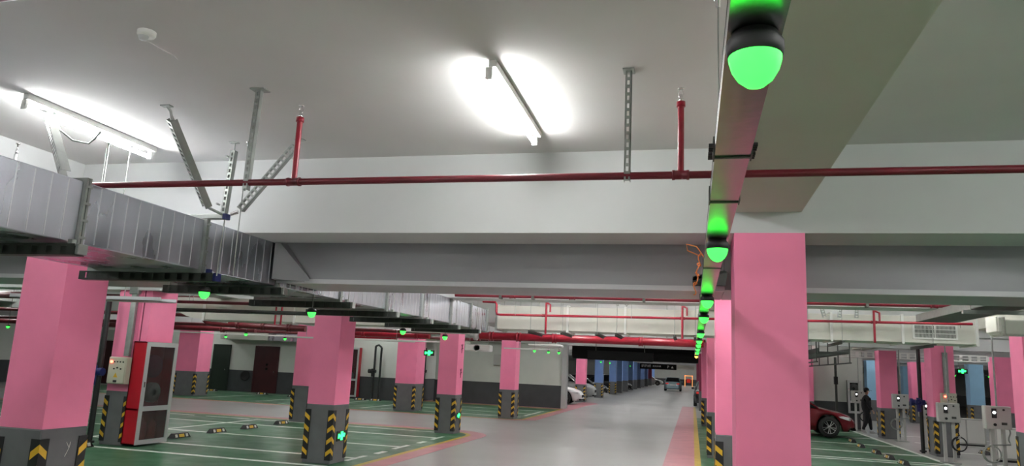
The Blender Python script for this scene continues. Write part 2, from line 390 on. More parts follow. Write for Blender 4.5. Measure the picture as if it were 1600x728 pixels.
for bi, (y, xs) in enumerate(((-6.6, (-8.6, -4.8, -2.4, 0, 2.4, 4.8, 7.4)), (-4.6, (-8.6, -4.8, -2.4, -.6, 1.6, 3.4, 5.4, 7.4)), (-2.6, (-8.6, -4.8, -2.4, -.6, 1.6, 3.4, 5.4, 7.4)), (.4, (-8.6, -4.8, -2.4, 2.4, 4.4)), (2.9, (3.5,)), (4.0, (-12.2, -8.6, 4.9)), (7.8, (-17, -12.2, -8.4, -2.9, -.9, 2.0, 4.6, 9)), (9.6, (-15, -12.0, -8.6, -3.6, -2.0, -.4, 1.4, 3.4, 7)), (13.0, (-17, -12.2, -8.2, -3.4, -2.0, -.5, 2.0, 4.4, 9.5)), (16.4, (-20, -12.2, -8.2, -2.8, -.8, 2.2, 4.4, 9.5)), (19.8, (-24, -15, -12, -8.6, -3.6, -1.0, 3.5, 9.5)), (23.2, (-24, -18.5, -13, -8.6, -4.0, -1.0, 3.5, 9.5)),
              (27.0, (-24, -18, -14, -9, -3.0, 3.5, 9.5, 15)), (30.4, (-24, -18, -14, -9, -4.6, -3.0, -1, 3.5, 9.5, 15)), (35.4, (-9, -3.0, 9.5, 15)), (38.4, (-9, -7, -5, -3.8, -2.4, -.8, 9.5, 15)), (46.3, (-9, -7, -4.5, -3.0, -1.6, -.6, 9.5, 15)), (55, (-9, -7, -4.5, -3.0, -1, 9.5)), (65, (-9, -5, -3, -1, 0)), (77, (-9, -5, -3, -1, 0)), (90, (-8, -5, -3, -1, 1)), (104, (-8, -5, -3.5, -2, 0)), (118, (-8, -5, -4, -2.5, -1, 1)), (124, (-8, -5, -2.5, 0, 3)))):
    for xi, x in enumerate(xs):
        tube_lamp(x, y, y+1.4, 'added ceiling fill tube %s, %s from the left' % (BN[bi], NN[xi]), 'ceiling tubes added to brighten the bays')  # extra tubes added as fill for pillar fronts, ducts and far floor

# green bay indicator lamps ------------------------------------------------
def indicator_master(lens):
    t = thing('bay_indicator_lamp', 'x', 'indicator light', (0, 0, 0))
    put('housing', G().lathe([(.0, .031), (.040, .031), (.042, .022), (.047, .019), (.0505, .012), (.051, 0), (.048, -.012), (.043, -.015)], n=24), M['black'], t)
    put('lens', G().lathe([(.0465, -.008), (.046, -.02), (.041, -.038), (.031, -.055), (.017, -.067), (.004, -.071), (0, -.071)], n=24), lens, t)
    return t
IND = indicator_master(M['glow']); INDA = indicator_master(M['amber']); first = {}
def indicator(x, y, z, label, amber=False):
    src = INDA if amber else IND
    o = src if src.name not in first else copy_tree(src)
    first[src.name] = 1
    o.location = (x, y, z); o['label'] = label
    return o
TX = .108
row = [(1.29, 'large green lamp on the light tray at the top right, biggest of all'), (3.38, 'green lamp on the light tray just left of the very large pink pillar'),
       (5.8, 'green lamp under the tray end, just below the grey duct, third in the row'), (7.5, 'fourth green lamp of the row running away beside the pink pillars'),
       (10.45, 'fifth green lamp of the row running away beside the pink pillars'), (12.7, 'sixth green lamp of the row beside the pink pillars'), (14.4, 'seventh green lamp of the row beside the pink pillars'),
       (16.6, 'eighth green lamp of the row beside the pink pillars'), (19.1, 'ninth green lamp of the row beside the pink pillars')]
TB = 2.41
for y, l in row: indicator(TX, y, TB-.032, l)
indicator(TX, 23.1, TB-.032, 'amber lamp at the far end of the green lamp row', True)
for x, y, z, l in ((-4.15, 5.54, 2.33, 'green lamp below the silver duct supports, left of the pink pillar with exit sign'), (-4.15, 7.43, 2.31, 'green lamp at the top left corner of the pink pillar with the low exit sign'),
                   (-4.56, 11.14, 2.30, 'green lamp hanging in front of the pillar gap, above the wide pink pillar'), (-4.44, 12.89, 2.30, 'green lamp in front of the pink pillar at the rounded floor corner'),
                   (-13.3, 22.2, 2.40, 'green lamp over the white wall right of the maroon door'), (-12.7, 19.05, 2.40, 'green lamp above the gap between the two far doors, higher one'),
                   (-15.85, 22.6, 2.40, 'green lamp beside the pale pink far pillar'), (-19.4, 17.3, 2.3, 'green lamp at the extreme left edge'),
                   (-5.32, 25, 2.4, 'green lamp right of the pillar before the middle wall, leftmost of three'), (-5.02, 26.03, 2.4, 'green lamp before the middle wall, middle of three'),
                   (-4.71, 26.4, 2.4, 'green lamp before the middle wall, rightmost of three'), (-26.0, 29.0, 2.35, 'green lamp seen through the gap left of the control box')):
    put('drop_rod', G().cyl((x, y, z+.03), (x, y, DZ0 if y < 13.5 and x > -5 else CEIL), .006, 6), M['dark'], indicator(x, y, z, l))
for x, y, l in ((-5.3, 44, 'tiny green lamp above the first blue pillars, left one'), (-5.2, 48, 'tiny green lamp above the first blue pillars, right one'), (-5.2, 64, 'tiny green lamp far along the blue pillars'), (11.7, 38, 'green lamp above the blue pillar at the far right'), (12.6, 36.5, 'green lamp in front of the blue pillar at the far right')):
    put('drop_rod', G().cyl((x, y, 2.41), (x, y, CEIL), .006, 6), M['dark'], indicator(x, y, 2.35, l))

# cable tray that carries the lamps
tr = thing('light_tray', 'narrow polished cable tray with green lamps running away along the pink pillars', 'cable tray', (TX, 0, TB))
g = G(); g.box(TX-.046, TX+.046, -2, 24, TB, TB+.003); g.box(TX-.048, TX-.046, -2, 24, TB, TB+.042); g.box(TX+.046, TX+.048, -2, 24, TB, TB+.042)
put('tray_body', g, mat('polished_tray', (.42, .43, .42), .24, 1., bump=.06, scale=7), tr)
put('tray_cover', G().box(TX-.049, TX+.049, -2, 24, TB+.042, TB+.046), M['dark'], tr)
for y in (2.06, 2.62, 4.3, 6.2, 8.3):
    g = G(); g.box(TX-.051, TX+.051, y, y+.012, TB-.004, TB-.001); g.box(TX-.053, TX-.0485, y-.03, y+.04, TB-.004, TB+.05); g.box(TX+.0485, TX+.053, y-.03, y+.04, TB-.004, TB+.05)
    put('joint_clip', g, M['dark'], tr)
for y in (2.02, 2.1):
    g = G()
    for s in (-1, 1):
        for k in range(3): g.cyl((TX+s*.05, y+k*.02, TB+.02), (TX+s*.065, y+k*.02, TB+.02), .006, 6)
    put('clip_bolts', g, M['black'], tr)
for y, x in ((3.46, .12), (8.0, .12)):
    t = thing('threaded_rod', 'thin threaded rod dropping from the ceiling to the light tray, '+('near one' if y < 5 else 'far one'), 'rod', (x, y, CEIL))
    put('rod', G().cyl((x, y, CEIL), (x, y, TB+.04), .004, 6), M['strut'], t); put('anchor', G().lathe([(0, -.05), (.012, -.05), (.012, -.015), (.02, -.015), (.02, 0)], (x, y, CEIL), 8), M['chrome'], t)
# orange cord
g = G(); pts = []
for k in range(40):
    a = k*.62; pts.append((.06+.012*math.sin(a*1.7)-.05*(k/40), 5.9+.02*math.cos(a), 2.74-.0075*k+.03*math.sin(a)))
g.tube(pts, .0045, 6); g.tube([(.1, 5.88, 2.70), (.03, 5.86, 2.8), (-.05, 5.86, 2.82), (-.04, 5.87, 2.77), (.06, 5.9, 2.73)], .0045, 6)
o = put('cable_bundle', g, M['orange'], loc=(.05, 5.9, 2.6)); o['label'] = 'tangled orange cord dangling left of the light tray end'; o['category'] = 'cord'

# ================================================================== DUCTS
def slot_channel(g, x0, x1, y0, y1, z0, z1, step=.12):
    """channel lying along X with slots in its camera side and underside"""
    t = .004
    g.box(x0, x1, y0, y0+t, z1-.012, z1); g.box(x0, x1, y0, y0+t, z0, z0+.012)
    x = x0
    while x < x1:
        g.box(x, min(x+step*.55, x1), y0, y0+t, z0+.012, z1-.012); x += step
    g.box(x0, x1, y1-t, y1, z0, z1); g.box(x0, x1, y0, y1, z0-.001, z0+.003)
DX0, DX1, DZ0, DZ1 = -5.25, -4.13, 2.50, 2.935
ld = thing('silver_air_duct', 'long ribbed silver air duct running away along the left', 'air duct', (-4.9, 6, DZ0))
seams = [-2.5, -1.2, .1, 1.4, 2.75, 4.1, 5.42, 6.62, 8.02, 9.4, 10.8, 12.2, 13.4, 14.55]
rib = G().box(-.003, .004, -.0035, .0035, DZ0+.012, DZ1-.012).mesh('rib', M['galvb'])
ribt = G().box(DX0+.02-DX1, -.02, -.004, .004, -.005, 0).mesh('rib', M['galvb'])
for a, b in zip(seams[:-1], seams[1:]):
    s_ = put('duct_section', G().bev(DX0, DX1, a+.02, b-.02, DZ0, DZ1, .006), M['galv'], ld)
    n = int((b-a-.1)/.125)
    for k in range(n):
        y = a+.08+(k+.5)*(b-a-.16)/n
        share('rib', rib, s_, (DX1+4.9, y-6, -DZ0))
for y in seams[1:]:
    g = G(); g.box(DX0-.03, DX1+.028, y-.022, y-.004, DZ0-.028, DZ1+.028); g.box(DX0-.03, DX1+.028, y+.004, y+.022, DZ0-.028, DZ1+.028)
    for z in (2.54, 2.66, 2.78, 2.9): g.box(DX1+.026, DX1+.036, y-.03, y+.03, z-.008, z+.008)
    put('flange_joint', g, M['strut'], ld)
sup = [2.75, 4.0, 5.46, 6.55, 8.1, 9.5, 10.9, 12.3, 13.6]
for i, y in enumerate(sup):
    t = thing('duct_support', 'dark slotted channel under the long silver duct, '+ORD[i], 'support', (-4.95, y, DZ0))
    g = G(); slot_channel(g, -5.38, -4.0, y-.045, y+.045, 2.40, 2.475)
    put('slotted_channel', g, M['dark'], t)
    g = G()
    for x in ((-5.33,) if i < 4 else (-5.33, -4.05)): g.cyl((x, y, 2.40), (x, y, CEIL), .0045, 6)
    put('hanger_rod', g, M['strut'], t)
    put('end_cap', G().bev(-4.0, -3.97, y-.04, y+.042, 2.405, 2.475, .004).bev(-4.09, -4.05, y-.02, y+.02, 2.47, 2.51, .004), M['bluev'] if i == 2 else M['strut'], t)

# cross duct hanging behind the first beam
cd_ = thing('grey_cross_duct', 'wide smooth grey duct crossing the picture below the white beam', 'air duct', (-2, 6.6, 2.53))
for a, b in ((-4.11, .27), (.27, 2.9), (2.9, 6.5), (-13, -9), (-9, -5.29)):
    put('duct_panel', G().box(a+.003, b-.003, 6.62, 7.5, 2.545, 3.08), M['grey'], cd_)
for a, b in ((-4.11, .27), (.9, 12), (-13, -5.29)):
    put('bottom_flange', G().box(a, b, 6.585, 6.62, 2.53, 2.555).box(a, b, 6.60, 6.62, 2.555, 2.575), M['lip'], cd_)
put('end_boot', G().add([(.0, 6.62, 2.62), (.0, 6.5, 2.56), (.27, 6.45, 2.56), (.29, 6.45, 2.68), (.27, 6.62, 2.72), (.0, 6.62, 2.66)], [(0,1,2),(0,2,3),(0,3,4),(0,4,5)]), M['dark'], cd_)
put('shade_wedge', G().add([(-4.10, 6.61, 2.545), (-3.72, 6.61, 2.545), (-4.10, 6.61, 3.0), (-4.10, 6.48, 2.56), (-4.10, 6.48, 2.98)], [(1,0,3),(1,3,4),(1,4,2),(0,2,4,3)]), M['grey'], cd_)  # wedge shape stands in for a triangle of shade beside the silver duct

# white duct behind the second beam
wd = thing('white_cross_duct', 'long white boxed duct crossing behind the second beam', 'air duct', (0, 15.6, 2.58))
xs = [-4.1, -2.55, -1.35, .1, 1.3, 2.6, 3.85, 5.1]
for a, b in zip(xs[:-1], xs[1:]):
    put('duct_panel', G().bev(a+.008, b-.008, 15.22, 16.1, 2.59, 3.09, .006), M['wduct'], wd)
for x in xs:
    put('flange_joint', G().box(x-.022, x+.022, 15.19, 16.13, 2.56, 3.12), M['plastic'] if x not in (-4.1,) else M['strut'], wd)
gr = put('air_grille', G().box(4.02, 4.78, 15.2, 15.222, 2.66, 2.69).box(4.02, 4.78, 15.2, 15.222, 2.915, 2.945).box(4.02, 4.05, 15.2, 15.222, 2.69, 2.915).box(4.75, 4.78, 15.2, 15.222, 2.69, 2.915)
         .box(4.385, 4.415, 15.2, 15.222, 2.69, 2.915).box(4.05, 4.75, 15.2, 15.222, 2.762, 2.774).box(4.05, 4.75, 15.2, 15.222, 2.838, 2.85), M['plastic'], wd)
g = G()
for k in range(34): g.box(4.058+k*.0206, 4.064+k*.0206, 15.208, 15.222, 2.69, 2.915)
sl = put('grille_slats', g, M['plastic'], gr)
put('grille_recess', G().box(4.05, 4.75, 15.212, 15.2215, 2.69, 2.915), M['dark'], gr)
for i, x in enumerate((-3.3, -2.62, -1.9, -1.5, -.35, .05, 2.15, 2.75, 4.3)):
    t = thing('duct_bracket', 'small dark angle bracket under the white boxed duct, number %s from its left end' % ['one','two','three','four','five','six','seven','eight','nine'][i], 'bracket', (x, 15.6, 2.56))
    put('angle_bar', G().box(x-.025, x+.025, 14.9, 16.4, 2.535, 2.56).box(x-.025, x-.02, 14.9, 16.4, 2.5, 2.535), M['dark'], t)
    put('hanger_rod', G().cyl((x, 15.0, 2.52), (x, 15.0, CEIL), .006, 6), M['strut'], t)
# the white duct left of the silver duct, with a bent end
lw = thing('white_left_duct', 'white duct with a slanted cut end above the left bays', 'air duct', (-9, 15.5, 2.6))
put('duct_body', G().prism([(-11.4, 15.3), (-5.8, 15.3), (-5.8, 16.2), (-11.4, 16.2)], 2.58, 3.1), M['wduct'], lw)
g = G(); vs = []
for k in range(7):
    a = k/6*math.pi/2
    x = -11.4-.95*math.sin(a); zb = 2.58+.5*(1-math.cos(a)); vs += [(x, 15.3, zb), (x, 15.3, 3.1), (x, 16.2, zb), (x, 16.2, 3.1)]
fs = []
for k in range(6):
    i = k*4; fs += [(i, i+1, i+5, i+4), (i+2, i+6, i+7, i+3), (i, i+4, i+6, i+2), (i+1, i+3, i+7, i+5)]
fs.append((24, 25, 27, 26)); put('curved_end', G().add(vs, fs), M['wduct'], lw)
put('flange_joint', G().box(-11.43, -11.37, 15.27, 16.23, 2.55, 3.13), M['plastic'], lw)
put('flange_joint', G().box(-9.0, -8.95, 15.27, 16.23, 2.55, 3.13), M['plastic'], lw)
# silver ventilation box on the wall over the doors
vb = thing('silver_wall_duct', 'small silver duct along the top of the wall above the maroon door', 'air duct', (-19.3, 31.6, 2.5))
put('duct_section', G().bev(-22.4, -19.8, 31.5, 32.25, 2.5, 2.85, .01), M['wduct'], vb)
put('duct_section', G().bev(-19.78, -17.8, 31.5, 32.25, 2.5, 2.85, .01), M['galv'], vb)

# second long tray of the right side
def ladder(name, label, x0, x1, y0, y1, z, step=.3, m='strut', h=.1):
    t = thing(name, label, 'cable tray', ((x0+x1)/2, (y0+y1)/2, z))
    for x in (x0, x1): put('side_rail', G().box(x-.012, x+.012, y0, y1, z, z+h), M[m], t)
    y = y0+.1; me = G().box(x0-(x0+x1)/2, x1-(x0+x1)/2, -.02, .02, 0, .02).mesh('rung', M[m])
    while y < y1:
        share('rung', me, t, (0, y-(y0+y1)/2, .02)); y += step
    return t
t = ladder('cable_ladder', 'wide galvanised cable ladder hanging at the right edge of the picture', 3.13, 3.62, 7.6, 11.6, 2.7)
put('tray_floor', G().box(3.14, 3.61, 7.6, 11.6, 2.70, 2.705), M['dark'], t)
put('hanger_rod', G().cyl((3.1, 9.4, 2.66), (3.1, 9.4, CEIL), .006, 6).cyl((3.66, 9.4, 2.66), (3.66, 9.4, CEIL), .006, 6), M['strut'], t)
put('cross_bar', G().box(3.02, 3.9, 9.38, 9.44, 2.64, 2.68), M['strut'], t)
t = ladder('cable_ladder', 'dark cable ladder hanging above the red car', 3.0, 3.7, 19.4, 26, 2.48, m='dark', h=.12)
g = G()
for y in (19.5, 21, 22.5, 24, 25.5):
    for x in (2.97, 3.73): g.box(x-.012, x+.012, y, y+.03, 2.25, CEIL)
put('drop_bars', g, M['dark'], t); put('lower_rail', G().box(2.96, 2.99, 19.4, 26, 2.25, 2.28).box(3.72, 3.75, 19.4, 26, 2.25, 2.28), M['dark'], t)
t = thing('slotted_cable_tray', 'perforated pale cable tray crossing above the walking person', 'cable tray', (7, 29.1, 2.7))
YT = 29.0; g = G(); g.box(5.2, 10, YT, YT+.04, 2.7, 2.73); g.box(5.2, 10, YT, YT+.04, 2.9, 2.93); g.box(5.2, 10, YT, YT+.04, 2.8, 2.82)
x = 5.2
while x < 10: g.box(x, x+.09, YT, YT+.04, 2.73, 2.9); x += .28
put('hanger_rod', G().cyl((6, 29.3, 2.72), (6, 29.3, CEIL), .01, 6).cyl((9, 29.3, 2.72), (9, 29.3, CEIL), .01, 6), M['strut'], t); put('perforated_side', g, M['plastic'], t); put('tray_floor', G().box(5.2, 10, YT+.04, YT+.5, 2.7, 2.72), M['strut'], t)
# beams/boards deeper on the right
t = thing('flexible_branch_duct', 'short pale branch duct with crumpled end near the right edge', 'air duct', (5, 13.6, 2.7))
g = G(); g.bev(4.82, 5.3, 13.2, 13.6, 2.66, 2.90, .02)
for k in range(5): g.bev(4.82-.03-.02*k, 4.84-.02*k, 13.2-.02*(k % 2), 13.65+.02*(k % 2), 2.64+.01*(k % 2)+.015*k, 2.95-.01*(k % 2), .01)
put('branch_body', g, M['wduct'], t); put('black_band', G().bev(5.31, 5.37, 13.17, 13.68, 2.62, 2.97, .01), M['void'], t)
put('hanger_rod', G().cyl((5.34, 13.4, 2.97), (5.34, 13.4, CEIL), .008, 6), M['strut'], t)

# near-black board filling the dark band over the lane + signs
t = thing('black_lane_board', 'long black board hanging across the driving lane', 'hanging_board', (-2.8, 35, 2.33))
put('board', G().box(-5.6, .25, 34.95, 35.02, 2.34, BEAM), M['void'], t); put('hanger_rod', G().cyl((-5, 34.98, BEAM), (-5, 34.98, CEIL), .01, 6).cyl((-.5, 34.98, BEAM), (-.5, 34.98, CEIL), .01, 6), M['dark'], t); put('bottom_rail', G().box(-5.6, .25, 34.93, 35.04, 2.32, 2.345), M['dark'], t)
t = thing('led_sign', 'large black unlit display box hanging over the driving lane', 'sign', (-3.2, 33.7, 2.3))
put('case', G().bev(-4.68, -1.72, 33.6, 33.85, 2.29, 2.70, .02), M['void'], t)
put('display', G().box(-4.6, -1.8, 33.592, 33.6, 2.34, 2.65), M['void'], t)
put('hanger_rod', G().cyl((-4.3, 33.72, 2.7), (-4.3, 33.72, CEIL), .015, 6).cyl((-2.1, 33.72, 2.7), (-2.1, 33.72, CEIL), .015, 6), M['dark'], t)
t = thing('direction_sign', 'black hanging direction sign with white lettering, further down the lane', 'sign', (-2.1, 46, 2.05))
put('sign_board', G().bev(-3.14, -.95, 45.95, 46.05, 2.05, 2.38, .015), M['void'], t)
put('light_end_panel', G().bev(-.94, .1, 45.97, 46.03, 2.12, 2.36, .01), M['wstick'], t)
put('hanger_rod', G().cyl((-3.0, 46, 2.38), (-3.0, 46, CEIL), .02, 6).cyl((-1.1, 46, 2.38), (-1.1, 46, CEIL), .02, 6), M['frame'], t)
def text(body, size, loc, rot, m, parent, name='lettering'):
    cu = bpy.data.curves.new(name, 'FONT'); cu.body = body; cu.size = size; cu.extrude = .004; cu.align_x = 'LEFT'
    tmp = bpy.data.objects.new('tmp', cu); COL.objects.link(tmp)
    dg = bpy.context.evaluated_depsgraph_get(); me = bpy.data.meshes.new_from_object(tmp.evaluated_get(dg)); bpy.data.objects.remove(tmp)
    me.materials.clear(); me.materials.append(m)
    o = bpy.data.objects.new(name, me); COL.objects.link(o); o.parent = parent; o.location = Vector(loc)-root_loc(parent); o.rotation_euler = rot; return o
signm = mat('sign_white_print', (.6, .62, .6), .5)
for k, (a, b, c, d) in enumerate(((-3.03, -2.99, 2.16, 2.3), (-2.96, -2.86, 2.15, 2.31), (-2.82, -2.7, 2.15, 2.31), (-2.66, -2.62, 2.16, 2.3), (-2.58, -2.48, 2.15, 2.31), (-2.36, -2.27, 2.18, 2.28), (-2.23, -2.14, 2.18, 2.28), (-2.1, -2.01, 2.18, 2.28), (-1.97, -1.88, 2.18, 2.28))):
    g = G(); g.box(a, a+.02, 45.94, 45.945, c, d).box(b-.02, b, 45.94, 45.945, c, d).box(a, b, 45.94, 45.945, (c+d)/2-.01, (c+d)/2+.01).box(a, b, 45.94, 45.945, d-.02, d)
    put('sign_character', g, signm, t)
text('P', .22, (-1.5, 45.94, 2.14), (math.pi/2, 0, 0), signm, t)
g = G(); g.add([(-1.27, 45.945, 2.15), (-1.13, 45.945, 2.15), (-1.2, 45.945, 2.28), (-1.27, 45.94, 2.15), (-1.13, 45.94, 2.15), (-1.2, 45.94, 2.28)], [(0,1,2),(5,4,3),(0,3,4,1),(1,4,5,2),(2,5,3,0)])
put('arrow_mark', g, signm, t)
t = thing('orange_gate_box', 'glowing orange and red machine at the far end of the lane', 'machine', (-.9, 118, 0))
put('gate_frame', G().box(-1.2, -1.1, 117.8, 118, 0, 1.7).box(-.1, 0, 117.8, 118, 0, 1.7).box(-1.2, 0, 117.8, 118, 1.6, 1.7), M['orangel'], t)
put('gate_lamp', G().box(-.9, -.3, 117.8, 118, .6, 1.2), M['taill'], t)

# ================================================================== PIPES
def hpipe(label, y, z, r, x0, x1, m='red', couplings=(), name='sprinkler_pipe', z1=None):
    z1 = z if z1 is None else z1
    t = thing(name, label, 'pipe', ((x0+x1)/2, y, z))
    put('pipe_run', G().cyl((x0, y, z), (x1, y, z1), r, 14), M[m], t)
    for x in couplings:
        zz = z+(z1-z)*(x-x0)/(x1-x0)
        put('coupling', G().lathe([(r, -.05), (r*1.32, -.05), (r*1.32, -.035), (r*1.18, -.033), (r*1.18, .033), (r*1.32, .035), (r*1.32, .05), (r, .05)], (x, y, zz), 14, 'x'), M[m], t)
    if name == 'sprinkler_pipe' and y > 12:
        x = x0+1.3
        while x < x1:
            put('hanger_rod', G().cyl((x, y, z), (x, y, CEIL), .006, 6), M['strut'], t); x += 3.7
    return t
def riser(t, x, y, z0, z1, r=.02):
    a = put('riser', G().cyl((x, y, z0), (x, y, z1), r, 12).lathe([(r, -.02), (r*1.35, -.02), (r*1.35, .012), (r, .012)], (x, y, z1-.01), 12), M['red'], t)
    put('sprinkler_head', G().lathe([(0, 0), (.012, 0), (.014, .025), (.009, .03), (.008, .05)], (x, y, z1), 10).tube([(x-.008, y, z1+.03), (x-.016, y, z1+.055), (x-.004, y, z1+.085)], .003, 5)
        .tube([(x+.008, y, z1+.03), (x+.016, y, z1+.055), (x+.004, y, z1+.085)], .003, 5).lathe([(0, .088), (.018, .084), (.019, .09), (0, .094)], (x, y, z1), 10), M['chrome'], a)
PY, PZ = 4.30, 2.965
r1 = hpipe('dark red sprinkler pipe crossing in front of the white beam', PY, PZ, .023, -9.5, 6.5, 'redd', (-2.63, -.07))
for x in (-2.63, -.07): riser(r1, x, PY, PZ, 3.42)
def strut(name, label, p0, p1, w=.041, roll=0., slots=True, cat='strut'):
    """slotted C-channel from p0 (top) to p1, slots as real openings"""
    p0, p1 = Vector(p0), Vector(p1); L = (p1-p0).length; d = (p1-p0)/L
    a = Vector((0, -1, 0)); a = (a-d*a.dot(d)).normalized(); b = d.cross(a)
    R_ = Matrix.Rotation(roll, 3, d); a = R_@a; b = R_@b
    mt = Matrix((b, a, d)).transposed().to_4x4(); mt.translation = p0
    t = thing(name, label, cat, p0)
    g = G(); h = w/2; th = .003
    g.box(h-th, h, -h, h, 0, L, mtx=mt)
    g.box(-h, -h+th, -h, h, 0, L, mtx=mt)
    s0 = -h
    # slotted web on the side facing the camera
    g2 = G(); g2.box(-h, -h+.012, h-th, h, 0, L, mtx=mt); g2.box(h-.012, h, h-th, h, 0, L, mtx=mt)
    k = 0.; 
    while k < L:
        g2.box(-h+.012, h-.012, h-th, h, k, min(k+.02, L), mtx=mt); k += .05
    put('channel_back', g, M['strut'], t); put('slotted_web', g2, M['strut'], t)
    return t
s_ = strut('pipe_hanger', 'slotted metal hanger holding the red pipe, right of the centre tube lamp', (-.385, PY-.002, CEIL), (-.385, PY-.002, 2.93), .038)
put('ceiling_plate', G().box(-.42, -.35, PY-.05, PY+.04, CEIL-.008, CEIL), M['strut'], s_)
s_ = strut('pipe_hanger', 'slotted metal hanger holding the red pipe at the left, between brace and riser', (-2.97, PY-.002, CEIL), (-2.99, PY-.002, 2.91), .038)
put('ceiling_plate', G().box(-3.02, -2.91, PY-.05, PY+.04, CEIL-.008, CEIL), M['strut'], s_)
def brace(label, top, p0, p1, roll=0.):
    s_ = strut('seismic_brace', label, p0, p1, .06, roll)
    put('hinge', G().tube([top, ((Vector(top)+Vector(p0))/2+Vector((.01, 0, .01))), p0], .012, 6).box(top[0]-.04, top[0]+.04, top[1]-.025, top[1]+.025, CEIL-.01, CEIL), M['strut'], s_)
    return s_
b1 = brace('slotted diagonal brace slanting down right to the duct flange', (-3.90, 4.5, CEIL), (-3.89, 4.56, 3.55), (-4.03, 5.28, 3.03), .3)
put('foot_hinge', G().tube([(-4.03, 5.3, 3.02), (-3.97, 5.36, 2.99), (-3.96, 5.42, 2.975)], .012, 6), M['strut'], b1)
b2 = brace('slotted diagonal brace leaning from the duct flange up to the right', (-3.28, 5.40, CEIL), (-3.33, 5.41, 3.58), (-3.80, 5.42, 3.03), -.2)
put('foot_hinge', G().cyl((-3.82, 5.42, 3.01), (-3.89, 5.42, 2.99), .016, 8), M['chrome'], b2)
b3 = strut('seismic_strut', 'upright slotted strut between the two diagonal braces', (-3.93, 5.42, 3.56), (-3.96, 5.42, 2.99), .045)
put('threaded_rod', G().cyl((-3.93, 5.42, CEIL), (-3.96, 5.42, 2.45), .006, 6).box(-3.98, -3.9, 5.40, 5.44, CEIL-.01, CEIL), M['strut'], b3)
put('rod_bolts', G().cyl((-3.97, 5.36, 3.5), (-3.97, 5.4, 3.5), .01, 6).cyl((-4.0, 5.36, 3.07), (-4.0, 5.4, 3.07), .01, 6), M['chrome'], b3)
br = thing('bracket_arm', 'small bracket with blue end on the duct top at the brace foot', 'bracket', (-4.05, 5.42, 2.97))
put('arm', G().bev(-4.3, -3.95, 5.39, 5.45, 2.945, 2.985, .004), M['strut'], br); put('blue_cap', G().bev(-3.95, -3.915, 5.385, 5.455, 2.94, 2.99, .004), M['bluev'], br)
brace('pale slotted brace at the far left slanting to the duct edge', (-5.05, 4.5, CEIL), (-4.9, 4.42, 3.56), (-4.22, 4.0, 2.97), .3)
def rod(x, y, zb, label):
    t = thing('threaded_rod', label, 'rod', (x, y, CEIL)); put('rod', G().cyl((x, y, CEIL), (x, y, zb), .005, 6), M['strut'], t)
    put('anchor', G().lathe([(0, -.04), (.011, -.04), (.011, -.01), (.018, -.01), (.018, 0)], (x, y, CEIL), 8), M['chrome'], t)
rod(-3.80, 5.42, 2.45, 'thin rod right of the upright slotted strut'); rod(-5.15, 5.3, 2.94, 'pale rod behind the duct below the left tube lamp, left one'); rod(-5.03, 5.42, 2.94, 'pale rod behind the duct below the left tube lamp, right one')
t = thing('sprinkler_drop', 'pale sprinkler head on a thin riser at the left edge above the duct', 'sprinkler', (-5.72, 4.9, 2.95))
put('drop_pipe', G().cyl((-5.72, 4.9, 2.94), (-5.72, 4.9, 3.42), .016, 8), M['frame'], t)
put('sprinkler_head', G().lathe([(0, 0), (.012, 0), (.014, .03), (.007, .05), (.007, .09), (.018, .09), (.018, .1), (0, .1)], (-5.72, 4.9, 3.42), 10), M['chrome'], t)
o = put('ceiling_cable', G().tube([(-4.95, 4.5, 3.63), (-4.92, 4.55, 3.5), (-4.85, 4.62, 3.43), (-4.75, 4.68, 3.42), (-4.68, 4.66, 3.45), (-4.63, 4.66, 3.51)], .008, 6), M['dark'], loc=(-4.8, 4.6, 3.6))
o['label'] = 'loop of black cable hanging below the left tube lamp'; o['category'] = 'cable'
# smoke detector with a hanging plastic wrap
t = thing('smoke_detector', 'white smoke detector on the ceiling with torn film hanging from it', 'smoke detector', (-3.12, 3.36, CEIL))
put('detector_base', G().lathe([(0, -.032), (.045, -.032), (.052, -.02), (.052, 0)], (-3.12, 3.36, CEIL), 20), M['plastic'], t)
put('sensor_dome', G().lathe([(0, -.058), (.022, -.055), (.03, -.032)], (-3.13, 3.35, CEIL), 16), M['frame'], t)
put('torn_film', G().add([(-3.12, 3.37, 3.585), (-3.105, 3.37, 3.58), (-3.05, 3.41, 3.55), (-3.03, 3.4, 3.535), (-2.985, 3.43, 3.52), (-2.96, 3.43, 3.505), (-2.955, 3.45, 3.49),
                          (-3.12, 3.372, 3.585), (-3.105, 3.372, 3.58), (-3.05, 3.412, 3.552), (-3.03, 3.402, 3.537), (-2.985, 3.432, 3.522), (-2.96, 3.432, 3.507), (-2.955, 3.452, 3.492)],
                         [(0,1,3,2),(2,3,5,4),(4,5,6),(9,10,8,7),(11,12,10,9),(13,12,11),(0,7,8,1),(0,2,9,7),(2,4,11,9),(1,8,10,3),(3,10,12,5),(4,6,13,11),(5,12,13,6)]), M['film'], t)
hpipe('dark red pipe at the extreme top left corner', 1.8, 2.99, .045, -6, -1.95, 'redd')

